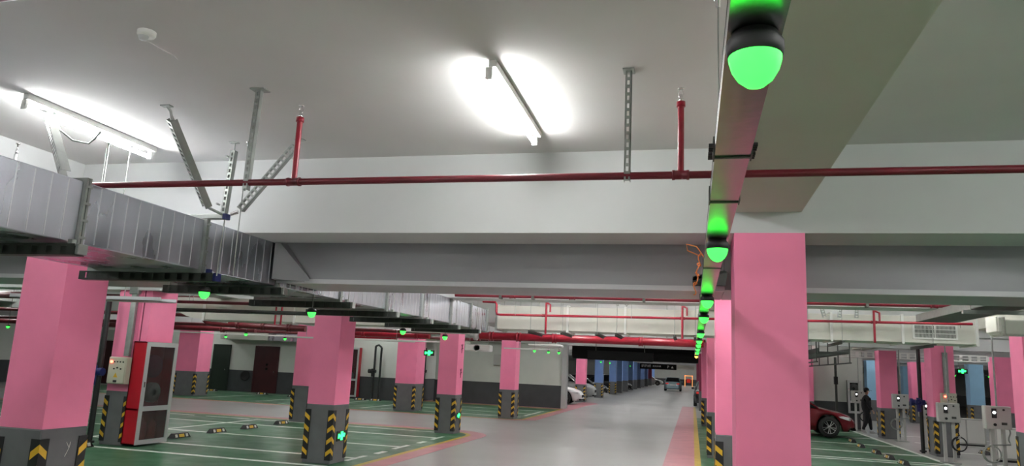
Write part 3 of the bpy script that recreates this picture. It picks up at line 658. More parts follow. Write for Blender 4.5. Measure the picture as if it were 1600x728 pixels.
r2 = hpipe('red sprinkler pipe along the bottom of the second beam', 11.72, 2.955, .035, -3.9, 5.2, 'redd', (-2.9, -1.9, 1.6, 3.4))
for x in (-3.1, -2.55, -.75, 2.5): 
    s_ = put('pipe_clip', G().box(x-.02, x+.02, 11.66, 11.78, 2.90, 3.02), M['dark'], r2)
r3 = hpipe('red pipe running in front of the white boxed duct', 14.95, 2.87, .024, -3.95, 4.95, 'red', (-3.0, -.2, 3.3), z1=2.945)
put('step_up', G().tube([(-3.95, 14.95, 2.87), (-4.02, 14.95, 2.88), (-4.04, 14.95, 2.94), (-4.04, 14.95, 3.08), (-4.07, 14.95, 3.13), (-4.35, 14.95, 3.14)], .024, 10), M['red'], r3)
for x, z in ((-2.96, 2.5), (-.2, 2.5), (3.3, 2.55)):
    put('branch', G().cyl((x, 14.93, z), (x, 14.93, CEIL), .022, 10).tube([(x, 14.93, 3.15), (x+.09, 14.9, 3.1), (x+.09, 14.9, 2.95)], .02, 8), M['red'], r3)
for i, x in enumerate((-3.6, -1.2, 1.3, 2.1)):
    rod(x, 14.85, 2.86, 'thin rod in front of the white boxed duct, %s of four from left' % ['first', 'second', 'third', 'last'][i])
for i, (x, a) in enumerate(((2.2, .2), (2.75, -.1), (2.95, .0))):
    strut('duct_brace', 'pale slotted strut above the white boxed duct, %s of three' % ['left', 'middle', 'right'][i], (x, 14.6, CEIL), (x+a, 14.7, 2.98), .06)
strut('duct_brace', 'slanted pale strut above the white duct left of the green lamps', (-.75, 14.6, CEIL), (-1.3, 14.7, 3.1), .05)
strut('duct_brace', 'slanted dark strut above the white duct near its middle', (-1.6, 14.6, CEIL), (-1.45, 14.7, 3.08), .05)
r4 = hpipe('thick red main pipe crossing below the white boxed duct', 17.8, 2.53, .09, -5.2, .25, 'red', (-4.9, -4.2, -3.3, -1.2))
put('end_valve', G().lathe([(0, -.3), (.06, -.3), (.06, -.2), (.12, -.2), (.12, -.12), (.07, -.1), (.07, 0)], (-5.15, 17.8, 2.53), 12, 'x'), M['frame'], r4)
for x in (-4.6, -3.7, -2.3, -.6): put('pipe_hanger_rod', G().cyl((x, 17.8, 2.6), (x, 17.8, CEIL), .008, 6), M['strut'], r4)
hpipe('dark red pipe just behind the thick main pipe', 18.3, 2.62, .035, -5.6, .3, 'maroon')
hpipe('dark red pipe further back crossing over the lane', 21.5, 2.7, .05, -6.0, .3, 'maroon')
L_ = [(12.9, 2.80, .03, -26, -6.7, 'uppermost thin one'), (17.0, 3.18, .10, -26, -11.9, 'thick and highest'), (17.5, 2.79, .045, -26, -12.3, 'stopping short under the slanted duct end'),
      (19.9, 2.66, .05, -26, -6.6, 'low one behind the cabinet pillar'), (20.9, 2.58, .09, -26, -13.6, 'thick and low'), (22.6, 2.60, .05, -26, -6.6, 'above the pale conduit'),
      (23.6, 2.75, .06, -26, -12.0, 'above the far doors'), (28.0, 2.80, .05, -26, -6.7, 'farthest back'), (14.3, 2.62, .035, -26, -12.4, 'left of the cabinet pillar')]
for y, z, r, a, b, l in L_: hpipe('maroon pipe over the left bays, '+l, y, z, r, a, b, 'maroon', (a+8, a+11.2) if r > .06 else ())
t = hpipe('thick maroon pipe with grooved couplings between the pillars on the left', 18.2, 2.62, .085, -13.2, -10.3, 'maroon', (-12.4, -11.6, -10.8), z1=2.56)
put('elbow', G().tube([(-13.2, 18.2, 2.62), (-13.38, 18.2, 2.63), (-13.5, 18.2, 2.72), (-13.52, 18.2, 2.86), (-13.52, 18.2, 3.05)], .085, 12), M['maroon'], t)
t = hpipe('thick maroon pipe going on behind the pillar with the low exit sign', 20.4, 2.58, .085, -10.2, -7.5, 'red', (-9.6, -7.9))
hpipe('short thick red pipe left of the wide pink pillar', 24.6, 2.62, .09, -13.2, -10.3, 'red', (-10.5,))
put('riser_pair', G().cyl((-9.35, 15.1, 2.5), (-9.35, 15.1, 2.98), .022, 8).cyl((-9.2, 15.1, 2.5), (-9.2, 15.1, 2.98), .022, 8), M['red'], hpipe('thin red pipe with two short red drops in front of the left white duct', 15.1, 2.96, .03, -13, -6.7, 'red'))
for y, z, a, b, l in ((21.9, 2.46, -24, -6.7, 'pale conduit carrying green lamps before the far left wall'), (14.6, 2.44, -6.0, -4.5, 'pale conduit in front of the pillar at the floor corner'), (23, 2.38, -5.9, -4.4, 'pale conduit beside the pillar before the middle wall'),
                      (17.2, 2.3, -10.2, -6.7, 'lower pale conduit between the two middle pink pillars')):
    t = thing('conduit', l, 'conduit', ((a+b)/2, y, z)); put('conduit_run', G().bev(a, b, y-.02, y+.02, z-.02, z+.02, .005), M['plastic'], t)
    put('drop_rods', G().cyl((a+.5, y, z), (a+.5, y, CEIL), .006, 6).cyl((b-.5, y, z), (b-.5, y, CEIL), .006, 6), M['strut'], t)
# dark conduit trays above the left bays
for y, z, a, b, l in ((9.3, 2.52, -10.5, -7.7, 'grey cable tray left of the silver duct, nearer one'), (13.6, 2.66, -12, -6.1, 'dark cable tray left of the silver duct, farther one')):
    t = thing('cable_tray', l, 'cable tray', ((a+b)/2, y, z)); g = G(); g.box(a, b, y, y+.35, z, z+.01).box(a, b, y, y+.01, z, z+.06).box(a, b, y+.34, y+.35, z, z+.06); put('tray_body', g, M['lip'] if y < 10 else M['dark'], t)
    put('hanger_rod', G().cyl((a+1, y+.17, z), (a+1, y+.17, CEIL), .006, 6).cyl((b-.8, y+.17, z), (b-.8, y+.17, CEIL), .006, 6), M['strut'], t)
# fan / lamp bracket near the middle wall
t = thing('jet_fan', 'white ceiling fan box hanging before the middle wall', 'fan', (-6.45, 22, 2.3))
g = G(); g.bev(-6.85, -6.05, 21.8, 22.2, 2.22, 2.42, .03); put('fan_case', g, M['plastic'], t)
put('fan_mouth', G().lathe([(.0, 0), (.09, 0), (.1, -.05)], (-6.45, 21.8, 2.32), 14, 'y'), M['frame'], t)
put('hanger_rod', G().cyl((-6.75, 22, 2.42), (-6.75, 22, RIB if False else CEIL), .01, 6).cyl((-6.15, 22, 2.42), (-6.15, 22, CEIL), .01, 6), M['strut'], t)
o = put('wall_switch_box', G().bev(-9.25, -8.8, 34.15, 34.28, 1.85, 2.35, .02), M['panel'], loc=(-9, 34.2, 1.85)); o['label'] = 'grey box mounted on the middle wall left of the pillar'; o['category'] = 'electrical box'
o = put('louvre_unit', G().cyl((-5.1, 24.1, 2.57), (-5.1, 24.1, CEIL), .01, 6).cyl((-4.4, 24.1, 2.57), (-4.4, 24.1, CEIL), .01, 6).bev(-5.3, -4.2, 23.8, 24.4, 2.5, 2.58, .02).bev(-5.2, -4.3, 23.9, 24.3, 2.46, 2.5, .01), M['plastic'], loc=(-4.7, 24, 2.5)); o['label'] = 'flat pale ceiling unit above the three green lamps'; o['category'] = 'ceiling unit'
# round black opening on the far wall
o = put('wall_vent', G().lathe([(0, -.03), (.2, -.03), (.24, -.05), (.25, 0)], (-21.3, 32.28, .78), 20, 'y'), M['black'], loc=(-21.3, 32.28, .78)); o['label'] = 'round black vent low on the wall left of the maroon door'; o['category'] = 'vent'

# vertical black pipes with valves
def valve_stand(label, x, y, z1, blue=True, pair=False, vz=1.35):
    t = thing('valve_pipe', label, 'pipe', (x, y, 0))
    put('upright_pipe', G().cyl((x, y, 0), (x, y, z1), .05, 12).lathe([(.05, .04), (.09, .04), (.09, .08), (.05, .08)], (x, y, 0), 12), M['blackp'], t)
    if pair: put('upright_pipe', G().cyl((x+.3, y, 0), (x+.3, y, z1-.05), .05, 12).tube([(x, y, z1), (x+.15, y, z1+.06), (x+.3, y, z1-.05)], .045, 8), M['blackp'], t)
    v = put('valve_body', G().cyl((x-.22, y-.02, vz), (x+.1, y-.02, vz), .075, 12).cyl((x-.06, y-.04, vz-.25), (x-.06, y-.04, vz+.12), .055, 10).cyl((x-.26, y-.02, vz), (x-.2, y-.02, vz), .1, 12), M['bluev'] if blue else M['blackp'], t)
    put('valve_wheel', G().lathe([(.07, -.01), (.1, -.01), (.1, .01), (.07, .01), (.07, -.01)], (x-.08, y-.16, vz), 14, 'y').cyl((x-.08, y-.17, vz), (x-.08, y-.02, vz), .012, 6).box(x-.17, x+.01, y-.165, y-.155, vz-.008, vz+.008), M['bluev'] if blue else M['blackp'], v)
    return t
valve_stand('black upright pipe with blue valve beside the cream control box, left', -10.97, 11.86, 2.72)
valve_stand('dark upright pipe with blue valve among the chargers on the right', 6.08, 22.6, 2.8)
valve_stand('pair of black upright pipes with hand valves by the back wall', -14.35, 31.9, 2.45, False, True, 1.3)
valve_stand('black upright pipe with valve seen between two pink pillars', -12.5, 33.6, 2.5, False, False, 1.4)
t = thing('white_steel_post', 'thin grey steel post rising beside the wall behind the red car', 'post', (5.45, 31.3, 0))
put('post_shaft', G().box(5.41, 5.49, 31.28, 31.36, 0, 2.75), M['dark'], t); put('post_clamp', G().bev(5.38, 5.52, 31.25, 31.39, 1.7, 2.0, .01), M['blackp'], t)

# control boxes -----------------------------------------------------------
def control_box(label, x, y, z, w=.42, h=.5, cat='control box'):
    t = thing('control_box', label, cat, (x, y, z))
    put('case', G().bev(x, x+w, y-.16, y, z, z+h, .01), M['cream'], t)
    put('lid', G().bev(x+.015, x+w-.015, y-.175, y-.16, z+.015, z+h-.015, .004), M['cream'], t)
    put('red_indicator', G().cyl((x+.08, y-.175, z+h-.09), (x+.08, y-.19, z+h-.09), .022, 10), M['redled'], t)
    g = G()
    for k in range(1, 5): g.cyl((x+.08+k*.065, y-.175, z+h-.09), (x+.08+k*.065, y-.186, z+h-.09), .014, 8)
    for xx, zz in ((.15, .28), (.22, .30), (.3, .28)): g.cyl((x+xx, y-.175, z+zz), (x+xx, y-.187, z+zz), .016, 8)
    put('buttons', g, M['black'], t)
    g = G(); a, b, c = (x+.15, z+.12), (x+.25, z+.12), (x+.2, z+.21)
    g.add([(a[0], y-.176, a[1]), (b[0], y-.176, b[1]), (c[0], y-.176, c[1]), (a[0], y-.178, a[1]), (b[0], y-.178, b[1]), (c[0], y-.178, c[1])], [(0,1,2),(5,4,3),(0,3,4,1),(1,4,5,2),(2,5,3,0)])
    put('warning_triangle', g, M['ystick'], t); put('lock_plate', G().bev(x+.16, x+.24, y-.182, y-.175, z+.03, z+.07, .002), M['black'], t)
    return t
control_box('cream control box with a red light on the pillar beside the red cabinet', -10.80, 12.04, 1.14, .4)
control_box('cream control box with a red light on the right-hand pink pillar', 6.36, 21.9, 1.18, .36, .46)
t = thing('conduit_trunking', 'grey vertical trunking on the pillar above the left control box', 'conduit', (-10.55, 11.98, 1.66))
put('trunking_body', G().bev(-10.58, -10.46, 11.97, 12.04, 1.66, 2.85, .005), M['strut'], t); put('trunking_head', G().bev(-10.62, -10.42, 11.94, 12.04, 2.85, 3.0, .01), M['strut'], t)
t = thing('conduit_trunking', 'grey vertical trunking above the right control box', 'conduit', (6.5, 21.85, 1.64))
put('trunking_body', G().bev(6.46, 6.58, 21.83, 21.89, 1.64, 2.7, .005), M['strut'], t)

# fire cabinets -------------------------------------------------------------
def fire_cabinet(label, x0, x1, y0, y1, z0, z1, face, red=True):
    """face '+x' or '-y' carries the framed double glass door"""
    t = thing('fire_cabinet', label, 'fire cabinet', ((x0+x1)/2, (y0+y1)/2, z0))
    m = M['redbox'] if red else M['dark']; th = .02
    g = G()
    if face == '+x':
        g.box(x0, x0+th, y0, y1, z0, z1); g.box(x0, x1, y0, y0+th, z0, z1); g.box(x0, x1, y1-th, y1, z0, z1); g.box(x0, x1, y0, y1, z0, z0+th); g.box(x0, x1, y0, y1, z1-th, z1)
        put('case', g, m, t); sh = put('shelf', G().box(x0, x1, y0, y1, z0+(z1-z0)*.33, z0+(z1-z0)*.345), m, t)
        F = lambda a, b, c, d, w0=0., w1=.02: (x1+w0, x1+w1, a, b, c, d)
        A, B = y0, y1
    else:
        g.box(x0, x1, y1-th, y1, z0, z1); g.box(x0, x0+th, y0, y1, z0, z1); g.box(x1-th, x1, y0, y1, z0, z1); g.box(x0, x1, y0, y1, z0, z0+th); g.box(x0, x1, y0, y1, z1-th, z1)
        put('case', g, m, t)
        F = lambda a, b, c, d, w0=0., w1=.02: (a, b, y0-w1, y0-w0, c, d)
        A, B = x0, x1
    zm = z0+(z1-z0)*.345; fw = .085
    g = G(); g.box(*F(A, A+fw, z0, z1)); g.box(*F(B-fw, B, z0, z1)); g.box(*F(A+fw, B-fw, z0, z0+fw)); g.box(*F(A+fw, B-fw, z1-fw, z1)); g.box(*F(A+fw, B-fw, zm-.045, zm+.045))
    d = put('door', g, M['frame'], t)
    put('pane', G().box(*F(A+fw, B-fw, z0+fw, zm-.045, .006, .012)), M['cabglass'], d); put('pane', G().box(*F(A+fw, B-fw, zm+.045, z1-fw, .006, .012)), M['cabglass'], d)
    put('lock', G().box(*F(A+.02, A+.05, zm+.4, zm+.5, .02, .032)), M['chrome'], d)
    cx, cy = (x0+x1)/2, (y0+y1)/2
    if face == '+x':
        put('hose_reel', G().lathe([(.06, -.04), (.19, -.04), (.19, .0), (.15, .02), (.15, .04), (.19, .06), (.06, .06)], (cx+.02, cy, z0+.95), 18, 'x'), M['hose'], t)
        put('hose_reel', G().lathe([(.0, -.04), (.22, -.03), (.22, .03), (0, .05)], (cx+.0, cy, z0+1.45), 18, 'x'), M['maroonp'], t)
        for y in (cy-.14, cy+.12): put('extinguisher', G().lathe([(0, 0), (.085, 0), (.09, .02), (.09, .32), (.05, .38), (.025, .4), (.025, .45), (0, .45)], (cx+.02, y, z0+.03), 14), M['redbox'], t)
        put('bell', G().box(cx-.03, cx+.03, cy-.2, cy-.12, z1, z1+.1), M['redbox'], t)
    else:
        put('hose_reel', G().lathe([(.06, -.04), (.19, -.04), (.19, .04), (.06, .04)], (cx, cy, z0+.95), 18, 'y'), M['hose'], t)
    return t
fire_cabinet('red fire cabinet with a silver-framed two-pane glass door on the left pillar', -10.396, -10.1, 12.0, 12.86, .04, 1.95, '+x')
fire_cabinet('silver-framed fire cabinet by the back wall right of the pillar with the exit sign', -16.1, -15.2, 32.0, 32.27, .08, 2.35, '-y')
fire_cabinet('dark cabinet with a silver frame on the wall between red car and person', 5.93, 6.42, 31.68, 31.88, .62, 1.88, '-y', False)

# exit signs ---------------------------------------------------------------
def exit_sign(label, x, y, z, axis='x', s=1.):
    t = thing('exit_sign', label, 'sign', (x, y, z))
    W, H = .2*s, .1*s
    def bx(u0, u1, v0, v1, d0, d1):
        return (x+d0, x+d1, y+u0, y+u1, z+v0, z+v1) if axis == 'x' else (x+u0, x+u1, y-d1, y-d0, z+v0, z+v1)
    put('plate', G().box(*bx(-W, W, -H, H, 0, .015)), M['black'], t)
    g = G(); g.box(*bx(-.13*s, .13*s, -.025*s, .025*s, .015, .02)); g.box(*bx(-.045*s, .045*s, -.085*s, .085*s, .015, .021)); g.box(*bx(-.16*s, -.1*s, -.045*s, .045*s, .015, .0215))
    g.box(*bx(.06*s, .14*s, .01*s, .05*s, .015, .022)); g.box(*bx(-.02*s, .05*s, .045*s, .09*s, .015, .0225))
    put('lit_pictogram', g, M['exitg'], t)
exit_sign('lit green exit sign low on the side of a pink pillar', -6.055, 12.27, .46, 'x', .85)
exit_sign('lit green exit sign low on the pillar at the rounded floor corner', -6.055, 19.05, .46, 'x', .7)
exit_sign('lit green exit sign hanging between two pink pillars', -8.4, 22.9, 2.12, 'y', .9)
exit_sign('small lit green exit sign hanging left of the blue pillar at the far right', 11.4, 36, 2.5, 'y', 1.)
put('hanger_rod', G().cyl((11.25, 35.99, 2.59), (11.25, 35.99, CEIL), .008, 6).cyl((11.55, 35.99, 2.59), (11.55, 35.99, CEIL), .008, 6), M['strut'], bpy.data.objects['exit_sign.003'])
put('hanger_rod', G().cyl((-8.55, 22.89, 2.2), (-8.55, 22.89, CEIL), .006, 6).cyl((-8.25, 22.89, 2.2), (-8.25, 22.89, CEIL), .006, 6), M['strut'], bpy.data.objects['exit_sign.002'])

# wheel stops ----------------------------------------------------------------
def stop_master():
    t = thing('wheel_stop', 'x', 'wheel stop', (0, 0, 0))
    L, W, H = .28, .075, .095
    vs = [(-W, -L, 0), (W, -L, 0), (W, L, 0), (-W, L, 0), (-W*.55, -L+.06, H), (W*.55, -L+.06, H), (W*.55, L-.06, H), (-W*.55, L-.06, H)]
    put('body', G().add(vs, [(3,2,1,0),(4,5,6,7),(0,1,5,4),(1,2,6,5),(2,3,7,6),(3,0,4,7)]), M['black'], t)
    def side(y0, y1, m, nm):
        g = G()
        for s in (-1, 1):
            g = G()
            def P(y, k): return (s*(W+(W*.55-W)*k+.003), y, H*k)
            a = [P(y0, .2), P(y1, .2), P(y1, .82), P(y0, .82)]
            b = [(p[0]-s*.006, p[1], p[2]) for p in a]
            g.add(a+b, [(0,1,2,3),(7,6,5,4),(0,4,5,1),(1,5,6,2),(2,6,7,3),(3,7,4,0)])
            put(nm, g, m, t)
    side(-.08, .08, M['ystick'], 'yellow_reflector'); side(-.2, -.13, M['wstick'], 'white_reflector'); side(.13, .2, M['wstick'], 'white_reflector')
    return t
WS = stop_master(); used = [0]
def wheel_stop(x, y, label, rz=0.):
    o = WS if not used[0] else copy_tree(WS); used[0] = 1
    o.location = (x, y, .006); o.rotation_euler = (0, 0, rz); o['label'] = label
wheel_stop(-10.75, 11.4, 'black and yellow wheel stop between the big left pillar and the red cabinet')
for i, (x, y) in enumerate(((-10.55, 13.84), (-10.62, 15.21), (-10.62, 16.5), (-10.7, 18.1))):
    wheel_stop(x, y, 'black and yellow wheel stop right of the red cabinet, %s of four from the left' % ['first', 'second', 'third', 'last'][i])
for i, (x, y) in enumerate(((-24.0, 31.2), (-22.3, 31.2), (-19.4, 30.9), (-17.5, 30.4))):
    wheel_stop(x, y, 'tiny wheel stop before the far doors, %s from the left' % ['first', 'second', 'third', 'fourth'][i], math.pi/2)
for i, (x, y) in enumerate(((-14.6, 31.2), (-13.9, 31.3), (-9.4, 27.4), (-9.2, 28.6), (-10.9, 28.3))):
    wheel_stop(x, y, ['wheel stop before the black valve pipes, left one', 'wheel stop before the black valve pipes, right one', 'wheel stop between the two middle pink pillars, nearer', 'wheel stop between the two middle pink pillars, farther', 'wheel stop just left of the wide pink pillar'][i], math.pi/2 if i < 2 else 0)
for i, (x, y) in enumerate(((4.76, 25.0), (4.64, 23.2), (4.67, 21.5), (4.69, 20.27), (4.71, 19.07))):
    wheel_stop(x, y, 'wheel stop in the right-hand bays, %s counting from the red car' % ['first', 'second', 'third', 'fourth', 'fifth'][i])
for i, (x, y) in enumerate(((7.9, 23.6), (7.8, 22.3), (8.0, 20.9), (8.6, 25.2))):
    wheel_stop(x, y, ['dark wheel stop behind the chargers, middle', 'dark wheel stop behind the chargers, right', 'dark wheel stop behind the chargers, nearest the right edge', 'dark wheel stop behind the chargers, left'][i])
for i, (x, y) in enumerate(((9.9, 31.0), (10.2, 29.0))): wheel_stop(x, y, ['far dark wheel stop right of the dark valve pipe, left one', 'far dark wheel stop right of the dark valve pipe, right one'][i])

# chargers -------------------------------------------------------------------
def charger(label, x, y, h=1.42, loop=1):
    t = thing('charging_post', label, 'charger', (x, y, 0))
    put('base_plate', G().bev(x-.2, x+.2, y-.14, y+.14, 0, .03, .008), M['strut'], t)
    for dx in (-.1, .1): put('post', G().bev(x+dx-.035, x+dx+.035, y-.03, y+.03, .03, h-.42, .006), M['panel'], t)
    b = put('charger_box', G().bev(x-.24, x+.24, y-.1, y+.08, h-.46, h, .015), M['panel'], t)
    put('dark_panel', G().bev(x-.12, x-.03, y-.112, y-.1, h-.24, h-.05, .003), M['black'], b)
    put('lit_screen', G().cyl((x-.075, y-.113, h-.13), (x-.075, y-.118, h-.13), .028, 12), M['screen'], b)
    put('plug_socket', G().cyl((x+.1, y-.1, h-.07), (x+.1, y-.115, h-.07), .022, 10).cyl((x-.07, y-.1, h-.37), (x-.07, y-.115, h-.37), .03, 10), M['black'], b)
    put('vent_label', G().box(x+.05, x+.15, y-.104, y-.1, h-.37, h-.32), M['dark'], b)
    g = G(); pts = [(x+.16, y-.05, h-.44)]
    for k in range(8): pts.append((x+.19+.02*math.sin(k), y-.06, h-.44-.045*k))
    cx, cz = x+.17*loop, h-.95
    for k in range(19):
        a = math.pi/2-k*2*math.pi/18; pts.append((cx+.17*math.cos(a), y-.09-.004*k, cz+.17*math.sin(a)))
    for k in range(16):
        a = math.pi/2-k*2*math.pi/15; pts.append((cx+.155*math.cos(a), y-.16, cz+.16*math.sin(a)))
    put('cable', g.tube(pts, .014, 6), M['black'] if loop > 0 else M['strut'], t)
    put('cable_holder', G().cyl((cx, y-.03, cz+.15), (cx, y-.18, cz+.15), .03, 8), M['panel'], t)
    put('supply_conduit', G().cyl((x+.05, y+.1, h-.1), (x+.05, y+.1, BEAM), .018, 8), M['strut'], t)
charger('white charging post left of the walking person', 6.15, 30.9, 1.5, 1)
charger('white charging post with hooked cable before the dark pink pillar right of the person', 6.55, 26.6, 1.5, -1)
charger('white charging post with a black cable coil in front of the control-box pillar', 6.02, 20.2, 1.42, 1)
charger('white charging post with cable coil nearest the right edge', 6.05, 17.3, 1.46, -1)
charger('white charging post between the dark valve pipe and the far pillars', 6.75, 24.4, 1.35, 1)
o = put('charging_cable', G().tube([(6.9, 24.2, 1.0), (6.95, 24.0, .6), (6.8, 23.9, .25), (6.85, 23.8, .05), (7.1, 23.7, .03), (7.3, 23.9, .03)], .02, 6), M['black'], loc=(6.9, 24, .03)); o['label'] = 'black charging cable drooping to the floor beside the valve pipe'; o['category'] = 'cable'
for (x, y, l) in ((8.4, 26.5, 'low white cabinet behind the right-hand chargers, left one'), (8.0, 21.5, 'low white cabinet behind the right-hand chargers, right one')):
    t = thing('power_cabinet', l, 'cabinet', (x, y, 0)); put('case', G().bev(x-.55, x+.55, y, y+.4, .05, .84, .02), M['panel'], t)
    put('door', G().bev(x-.5, x-.02, y-.012, y, .1, .8, .004).bev(x+.02, x+.5, y-.012, y, .1, .8, .004), M['plastic'], t); put('plinth', G().box(x-.5, x+.5, y+.03, y+.37, 0, .05), M['black'], t)

# ================================================================== CARS
def interp(tab, x):
    for (a, va), (b, vb) in zip(tab[:-1], tab[1:]):
        if a <= x <= b: k = (x-a)/(b-a) if b > a else 0; k = k*k*(3-2*k)*.5+k*.5; return va+(vb-va)*k
    return tab[0][1] if x < tab[0][0] else tab[-1][1]
def car(label, loc, rz, paintm, suv=False):
    t = thing('car', label, 'car', loc, rz=rz)
    def lp(name, g, m, parent=t):
        o = bpy.data.objects.new(name, g.mesh(name, m)); COL.objects.link(o); o.parent = parent; return o
    H = .16 if suv else 0
    hood = [(-2.25, .62+H), (-2.2, .86+H), (-1.9, .98+H), (-1.4, 1.0+H), (.6, .96+H), (1.0, .93+H), (1.7, .80+H), (2.05, .68+H), (2.22, .5+H)]
    wid = [(-2.25, .62), (-2.1, .78), (-1.6, .87), (0, .9), (1.4, .88), (1.9, .78), (2.15, .62), (2.22, .5)]
    WR = .33; wx = (-1.32, 1.36)
    g = G(); xs_ = [-2.25+i*4.47/74 for i in range(75)]; N = 9; vs = []
    for x in xs_:
        zb = .2+(.1 if abs(x) > 2.0 else 0)
        arch = 0
        for c in wx:
            d = abs(x-c)
            if d < .39: arch = max(arch, .33+math.sqrt(.39**2-d*d))
        top = interp(hood, x); W = interp(wid, x)
        zs = max(zb, arch); zs = min(zs, top-.12)
        pr = [(0, zb if not arch else zs), (W*.8, zs), (W*.985, zs+.01), (W*1.0, zs+(top-zs)*.35), (W*1.0, zs+(top-zs)*.6), (W*.97, zs+(top-zs)*.85), (W*.9, top-.01), (W*.6, top+.015), (0, top+.03)]
        vs += [(x, y, z) for y, z in pr]+[(x, -y, z) for y, z in pr[-2:0:-1]]
    m = 2*N-2; fs = []
    for k in range(74):
        for i in range(m): fs.append((k*m+i, k*m+(i+1) % m, (k+1)*m+(i+1) % m, (k+1)*m+i))
    g.add(vs, fs, True); g.add(vs, [tuple(range(m)), tuple(range(74*m, 75*m))])
    lp('body', g, paintm)
    # greenhouse
    roof = 1.46+H*1.2
    st = [(-1.75, .0), (-1.2, .92), (-.7, 1.0), (0, 1.0), (.3, .93), (1.05, 0)]
    g = G(); gp = G(); vs = []
    for x, k in st:
        b = interp(hood, x)-.02; z = b+.01+(roof-b)*k; W = interp(wid, x)
        vs += [(x, W*.93, b), (x, W*(.93-.2*k), z-.03*k), (x, W*.55*(1 if k else 1.3), z+.005), (x, -W*.55*(1 if k else 1.3), z+.005), (x, -W*(.93-.2*k), z-.03*k), (x, -W*.93, b)]
    fg, fp = [], []
    for k in range(5):
        i = k*6
        fg += [(i, i+6, i+7, i+1), (i+4, i+10, i+11, i+5)]
        if k in (0, 4): fg += [(i+1, i+7, i+8, i+2), (i+2, i+8, i+9, i+3), (i+3, i+9, i+10, i+4)]
        else: fp += [(i+1, i+7, i+8, i+2), (i+2, i+8, i+9, i+3), (i+3, i+9, i+10, i+4)]
    g.add(vs, fg, True); gp.add(vs, fp, True)
    for k in (1, 3, 4):     # pillars
        i = k*6; a, b = Vector(vs[i]), Vector(vs[i+1])
        gp.tube([a, b], .022, 6); a, b = Vector(vs[i+5]), Vector(vs[i+4]); gp.tube([a, b], .022, 6)
    for s in (0, 5):
        gp.tube([vs[4*6+(1 if s == 0 else 4)], vs[5*6+s]], .028, 6); gp.tube([vs[1*6+(1 if s == 0 else 4)], vs[s]], .028, 6)
    lp('windows', g, M['cardark']); lp('roof', gp, paintm)
    for wxx in wx:
        for s in (1, -1):
            y = s*.80
            wh = lp('wheel', G().lathe([(.21, -.1), (.31, -.1), (.33, -.07), (.33, .07), (.31, .1), (.21, .1)], (wxx, y, .33), 26, 'y').lathe([(.0, -.02*s), (.21, -.02*s)], (wxx, y, .33), 20, 'y'), M['tyre'])
            r = G().lathe([(.20, .085*s), (.225, .1*s), (.225, .05*s)], (wxx, y, .33), 26, 'y').lathe([(0, .1*s), (.05, .09*s), (.05, .05*s)], (wxx, y, .33), 12, 'y')
            for k in range(10):
                a = k*math.pi/5+(.12 if k % 2 else -.12); r.tube([(wxx+.04*math.cos(a), y+.085*s, .33+.04*math.sin(a)), (wxx+.205*math.cos(a), y+.09*s, .33+.205*math.sin(a))], .014, 5)
            lp('rim', r, M['rim'], wh)
    for s in (1, -1):
        lp('headlight', G().add([(1.62, s*.80, .72+H), (2.0, s*.73, .66+H), (2.13, s*.56, .60+H), (2.17, s*.5, .53+H), (1.98, s*.77, .56+H), (1.7, s*.86, .64+H), (1.9, s*.5, .62+H)],
                                [(0,1,5),(1,4,5),(1,2,4),(2,3,4),(0,5,6),(3,2,6),(2,1,6),(1,0,6),(3,6,4),(4,6,5)]), M['headl'])
        lp('tail_light', G().bev(-2.262, -2.12, min(s*.42, s*.74), max(s*.42, s*.74), .74+H, .86+H, .02), M['taill'])
        lp('mirror', G().bev(.55, .7, min(s*.86, s*1.02), max(s*.86, s*1.02), .95+H, 1.07+H, .025), paintm)
    lp('grille', G().bev(2.12, 2.225, -.42, .42, .36+H*.5, .52+H*.7, .02), M['void'])
    lp('bumper_intake', G().bev(2.1, 2.215, -.6, .6, .24, .31, .015), M['void'])
    lp('number_plate', G().bev(-2.27, -2.24, -.24, .24, .6+H*.5, .72+H*.5, .004), M['wstick'])
    return t
car('dark red car parked in the right-hand green bays behind the very large pillar', (2.96, 27.1, .01), 0, CARP['red'])
car('white car poking its nose out beside the small pink pillar', (-7.85, 39.2, .0), 0, CARP['white'])
car('silver car between the small pink pillar and the first blue pillar', (-8.1, 46.4, 0), 0, CARP['silver'], True)
car('black car behind the first blue pillar', (-8.3, 55.2, 0), 0, CARP['dark'])
car('dark car standing between blue pillars further along', (-8.0, 73.6, 0), 0, CARP['dark'])
car('blue-grey car driving away down the lane', (-2.1, 84, 0), math.pi/2, CARP['teal'])
car('small white car at the far end beyond the maroon pillar', (-6.6, 116.8, 0), 0, CARP['white'])
car('dark car at the right of the lane half hidden by pillars', (.95, 47, 0), math.pi/2, CARP['dark'])

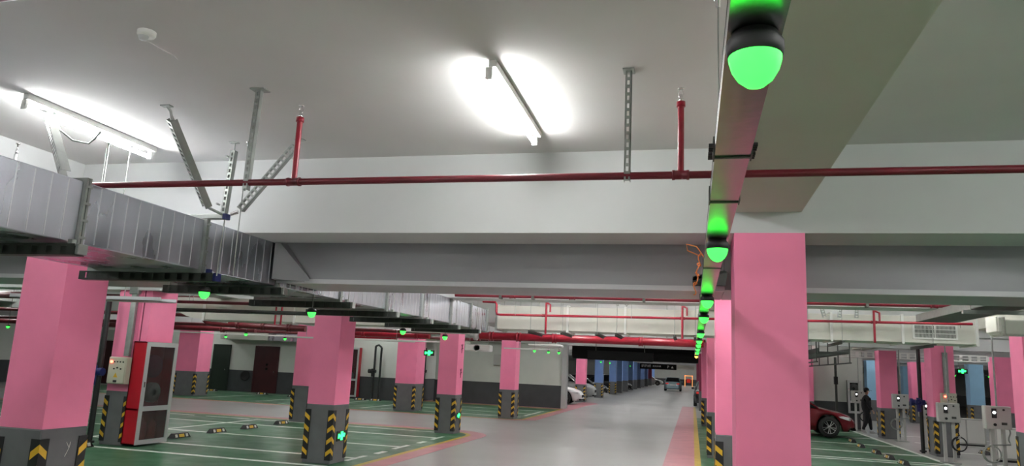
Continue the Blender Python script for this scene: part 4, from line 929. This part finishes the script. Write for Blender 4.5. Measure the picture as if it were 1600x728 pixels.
# ================================================================== PERSON
def person(label, loc, s=1.):
    t = thing('person', label, 'person', loc)
    def skinned(name, joints, bones, m, parent=t, sub=2, root=0):
        me = bpy.data.meshes.new(name); me.from_pydata([Vector(j[:3])*s for j in joints], bones, [])
        o = bpy.data.objects.new(name, me); COL.objects.link(o)
        sk = o.modifiers.new('s', 'SKIN'); sk.use_smooth_shade = True
        for i, j in enumerate(joints):
            v = me.skin_vertices[0].data[i]; v.radius = (j[3]*s, (j[4] if len(j) > 4 else j[3])*s); v.use_root = (i == root)
        ss = o.modifiers.new('u', 'SUBSURF'); ss.levels = sub; ss.render_levels = sub
        dg = bpy.context.evaluated_depsgraph_get(); m2 = bpy.data.meshes.new_from_object(o.evaluated_get(dg)); bpy.data.objects.remove(o)
        m2.materials.clear(); m2.materials.append(m)
        for p in m2.polygons: p.use_smooth = True; p.material_index = 0
        q = bpy.data.objects.new(name, m2); COL.objects.link(q); q.parent = parent; return q
    # facing +x, mid stride: right leg (y<0) back, left leg forward
    J = [(0, 0, .86, .19, .17), (0.0, 0, 1.02, .19, .17), (.01, 0, 1.2, .195, .19), (.015, 0, 1.34, .14, .15), (.03, 0, 1.43, .055, .055),
         (.02, .10, .8, .115), (.13, .10, .47, .085), (.17, .10, .12, .05),
         (0, -.10, .8, .115), (-.02, -.10, .47, .085), (-.17, -.10, .14, .05),
         (.015, .20, 1.34, .07), (-.04, .25, 1.08, .058), (.05, .25, .86, .045),
         (.015, -.20, 1.34, .07), (.02, -.26, 1.08, .058), (.15, -.25, .88, .045)]
    B = [(0,1),(1,2),(2,3),(3,4),(0,5),(5,6),(6,7),(0,8),(8,9),(9,10),(3,11),(11,12),(12,13),(3,14),(14,15),(15,16)]
    body = skinned('body', J, B, M['cloth'])
    skinned('head', [(.03, 0, 1.42, .05), (.04, 0, 1.5, .075, .068), (.045, 0, 1.57, .09, .075), (.035, 0, 1.63, .075, .065)], [(0,1),(1,2),(2,3)], M['skin'])
    hd = G().lathe([(0, 0), (.013, .004), (.014, .03), (0, .045)], (.137*s, 0, 1.535*s), 8)
    put_local = lambda n_, g, m, par=t: share(n_, g.mesh(n_, m), par)
    put_local('nose', hd, M['skin'])
    g = G()
    for y in (-.03, .03): g.lathe([(0, -.008), (.009, 0), (0, .008)], (.125*s, y*s, 1.575*s), 8)
    put_local('eyes', g, M['void'])
    put_local('mouth', G().box(.118*s, .128*s, -.022*s, .022*s, 1.505*s, 1.512*s), M['maroonp'])
    put_local('ears', G().bev(.02*s, .055*s, .072*s, .09*s, 1.53*s, 1.59*s, .006).bev(.02*s, .055*s, -.09*s, -.072*s, 1.53*s, 1.59*s, .006), M['skin'])
    put_local('hair', G().lathe([(.078*s, -.05*s), (.085*s, 0), (.08*s, .04*s)], (.02*s, 0, 1.575*s), 16), M['void'])
    cap = put_local('cap', G().lathe([(.096*s, -.01*s), (.098*s, .01*s), (.092*s, .05*s), (.065*s, .085*s), (.03*s, .1*s), (0, .103*s)], (.035*s, 0, 1.6*s), 18), M['cloth'])
    put_local('brim', G().add([(.1*s, -.07*s, 1.6*s), (.1*s, .07*s, 1.6*s), (.21*s, .045*s, 1.59*s), (.225*s, 0, 1.59*s), (.21*s, -.045*s, 1.59*s), (.1*s, -.07*s, 1.61*s), (.1*s, .07*s, 1.61*s), (.21*s, .045*s, 1.6*s), (.225*s, 0, 1.6*s), (.21*s, -.045*s, 1.6*s)],
              [(4,3,2,1,0),(5,6,7,8,9),(0,1,6,5),(1,2,7,6),(2,3,8,7),(3,4,9,8),(4,0,5,9)]), M['cloth'], cap)
    for (hx, y, hz, lean) in ((.06, .25, .82, .25), (.18, -.25, .84, .6)):
        h = skinned('hand', [(hx-.02, y, hz+.05, .024), (hx, y, hz, .03, .018), (hx+.015, y, hz-.04, .03, .016)], [(0,1),(1,2)], M['skin'], sub=1)
        for k, L in enumerate((.05, .06, .055, .042)):
            px = hx+.015+(k-1.5)*.015
            skinned('finger', [(px, y, hz-.04, .0085), (px+.01, y, hz-.04-L*.5, .008), (px+.02, y, hz-.04-L, .007)], [(0,1),(1,2)], M['skin'], h, 1)
        skinned('thumb', [(hx+.015, y, hz+.0, .009), (hx+.045, y, hz-.02, .009), (hx+.055, y, hz-.045, .008)], [(0,1),(1,2)], M['skin'], h, 1)
    for (fx, y, fz, ang) in ((.18, .10, 0, 0), (-.17, -.10, .045, -.5)):
        g = G(); m4 = Matrix.Translation((fx*s, y*s, fz*s)) @ Matrix.Rotation(-ang, 4, 'Y')
        vs = [(-.07, -.035, 0), (.16, -.04, 0), (.19, 0, 0), (.16, .04, 0), (-.07, .035, 0), (-.065, -.03, .09), (.04, -.032, .09), (.15, -.03, .045), (.18, 0, .035), (.15, .03, .045), (.04, .032, .09), (-.065, .03, .09)]
        g.add([m4@(Vector(v)*s) for v in vs], [(4,3,2,1,0),(5,6,10,11),(6,7,9,10),(7,8,9),(0,1,7,6,5),(1,2,8,7),(2,3,9,8),(3,4,11,10,9),(4,0,5,11)])
        put_local('shoe', g, M['shoe'])
    return t
person('person in black clothes and a cap walking right between the red car and the chargers', (6.17, 29.7, .0), .965)

# ================================================================== one object per loose piece
def split_loose(o):
    me = o.data; par = list(range(len(me.vertices))); key = {}
    def find(a):
        while par[a] != a: par[a] = par[par[a]]; a = par[a]
        return a
    for v in me.vertices:
        k = tuple(round(c, 4) for c in v.co)
        if k in key: par[find(v.index)] = find(key[k])
        else: key[k] = v.index
    for p in me.polygons:
        vs = p.vertices; a = find(vs[0])
        for b in vs[1:]: par[find(b)] = a; a = find(a)
    isl = {}
    for p in me.polygons: isl.setdefault(find(p.vertices[0]), []).append(p)
    if len(isl) < 2: return
    first_ = True
    for ps in isl.values():
        mp = {}; vs = []; fs = []
        for p in ps:
            f = []
            for i in p.vertices:
                if i not in mp: mp[i] = len(vs); vs.append(me.vertices[i].co.copy())
                f.append(mp[i])
            fs.append(f)
        nm = bpy.data.meshes.new(o.name.split('.')[0]); nm.from_pydata(vs, [], fs)
        for q, p in zip(nm.polygons, ps): q.use_smooth = p.use_smooth; q.material_index = p.material_index
        for m in me.materials: nm.materials.append(m)
        if first_: o.data = nm; first_ = False
        else:
            c = bpy.data.objects.new(o.name.split('.')[0], nm); COL.objects.link(c); c.parent = o.parent; c.location = o.location
SPL = {'lamp_holder', 'hanger_rod', 'end_cap', 'drop_rods', 'drop_rod', 'buttons', 'eyes', 'ears', 'rod_bolts', 'clip_bolts', 'riser_pair', 'side_rail', 'drop_bars', 'lower_rail', 'arm', 'gate_frame', 'post', 'mirror'}
for o in list(SC.objects):
    if o.type == 'MESH' and o.name.split('.')[0] in SPL and not o.children: split_loose(o)
REN = {'drop_rods': 'drop_rod', 'buttons': 'button', 'eyes': 'eye', 'ears': 'ear', 'rod_bolts': 'bolt', 'clip_bolts': 'bolt', 'riser_pair': 'riser', 'drop_bars': 'drop_bar'}
for o in list(SC.objects):
    b = o.name.split('.')[0]
    if b in REN: o.name = REN[b]
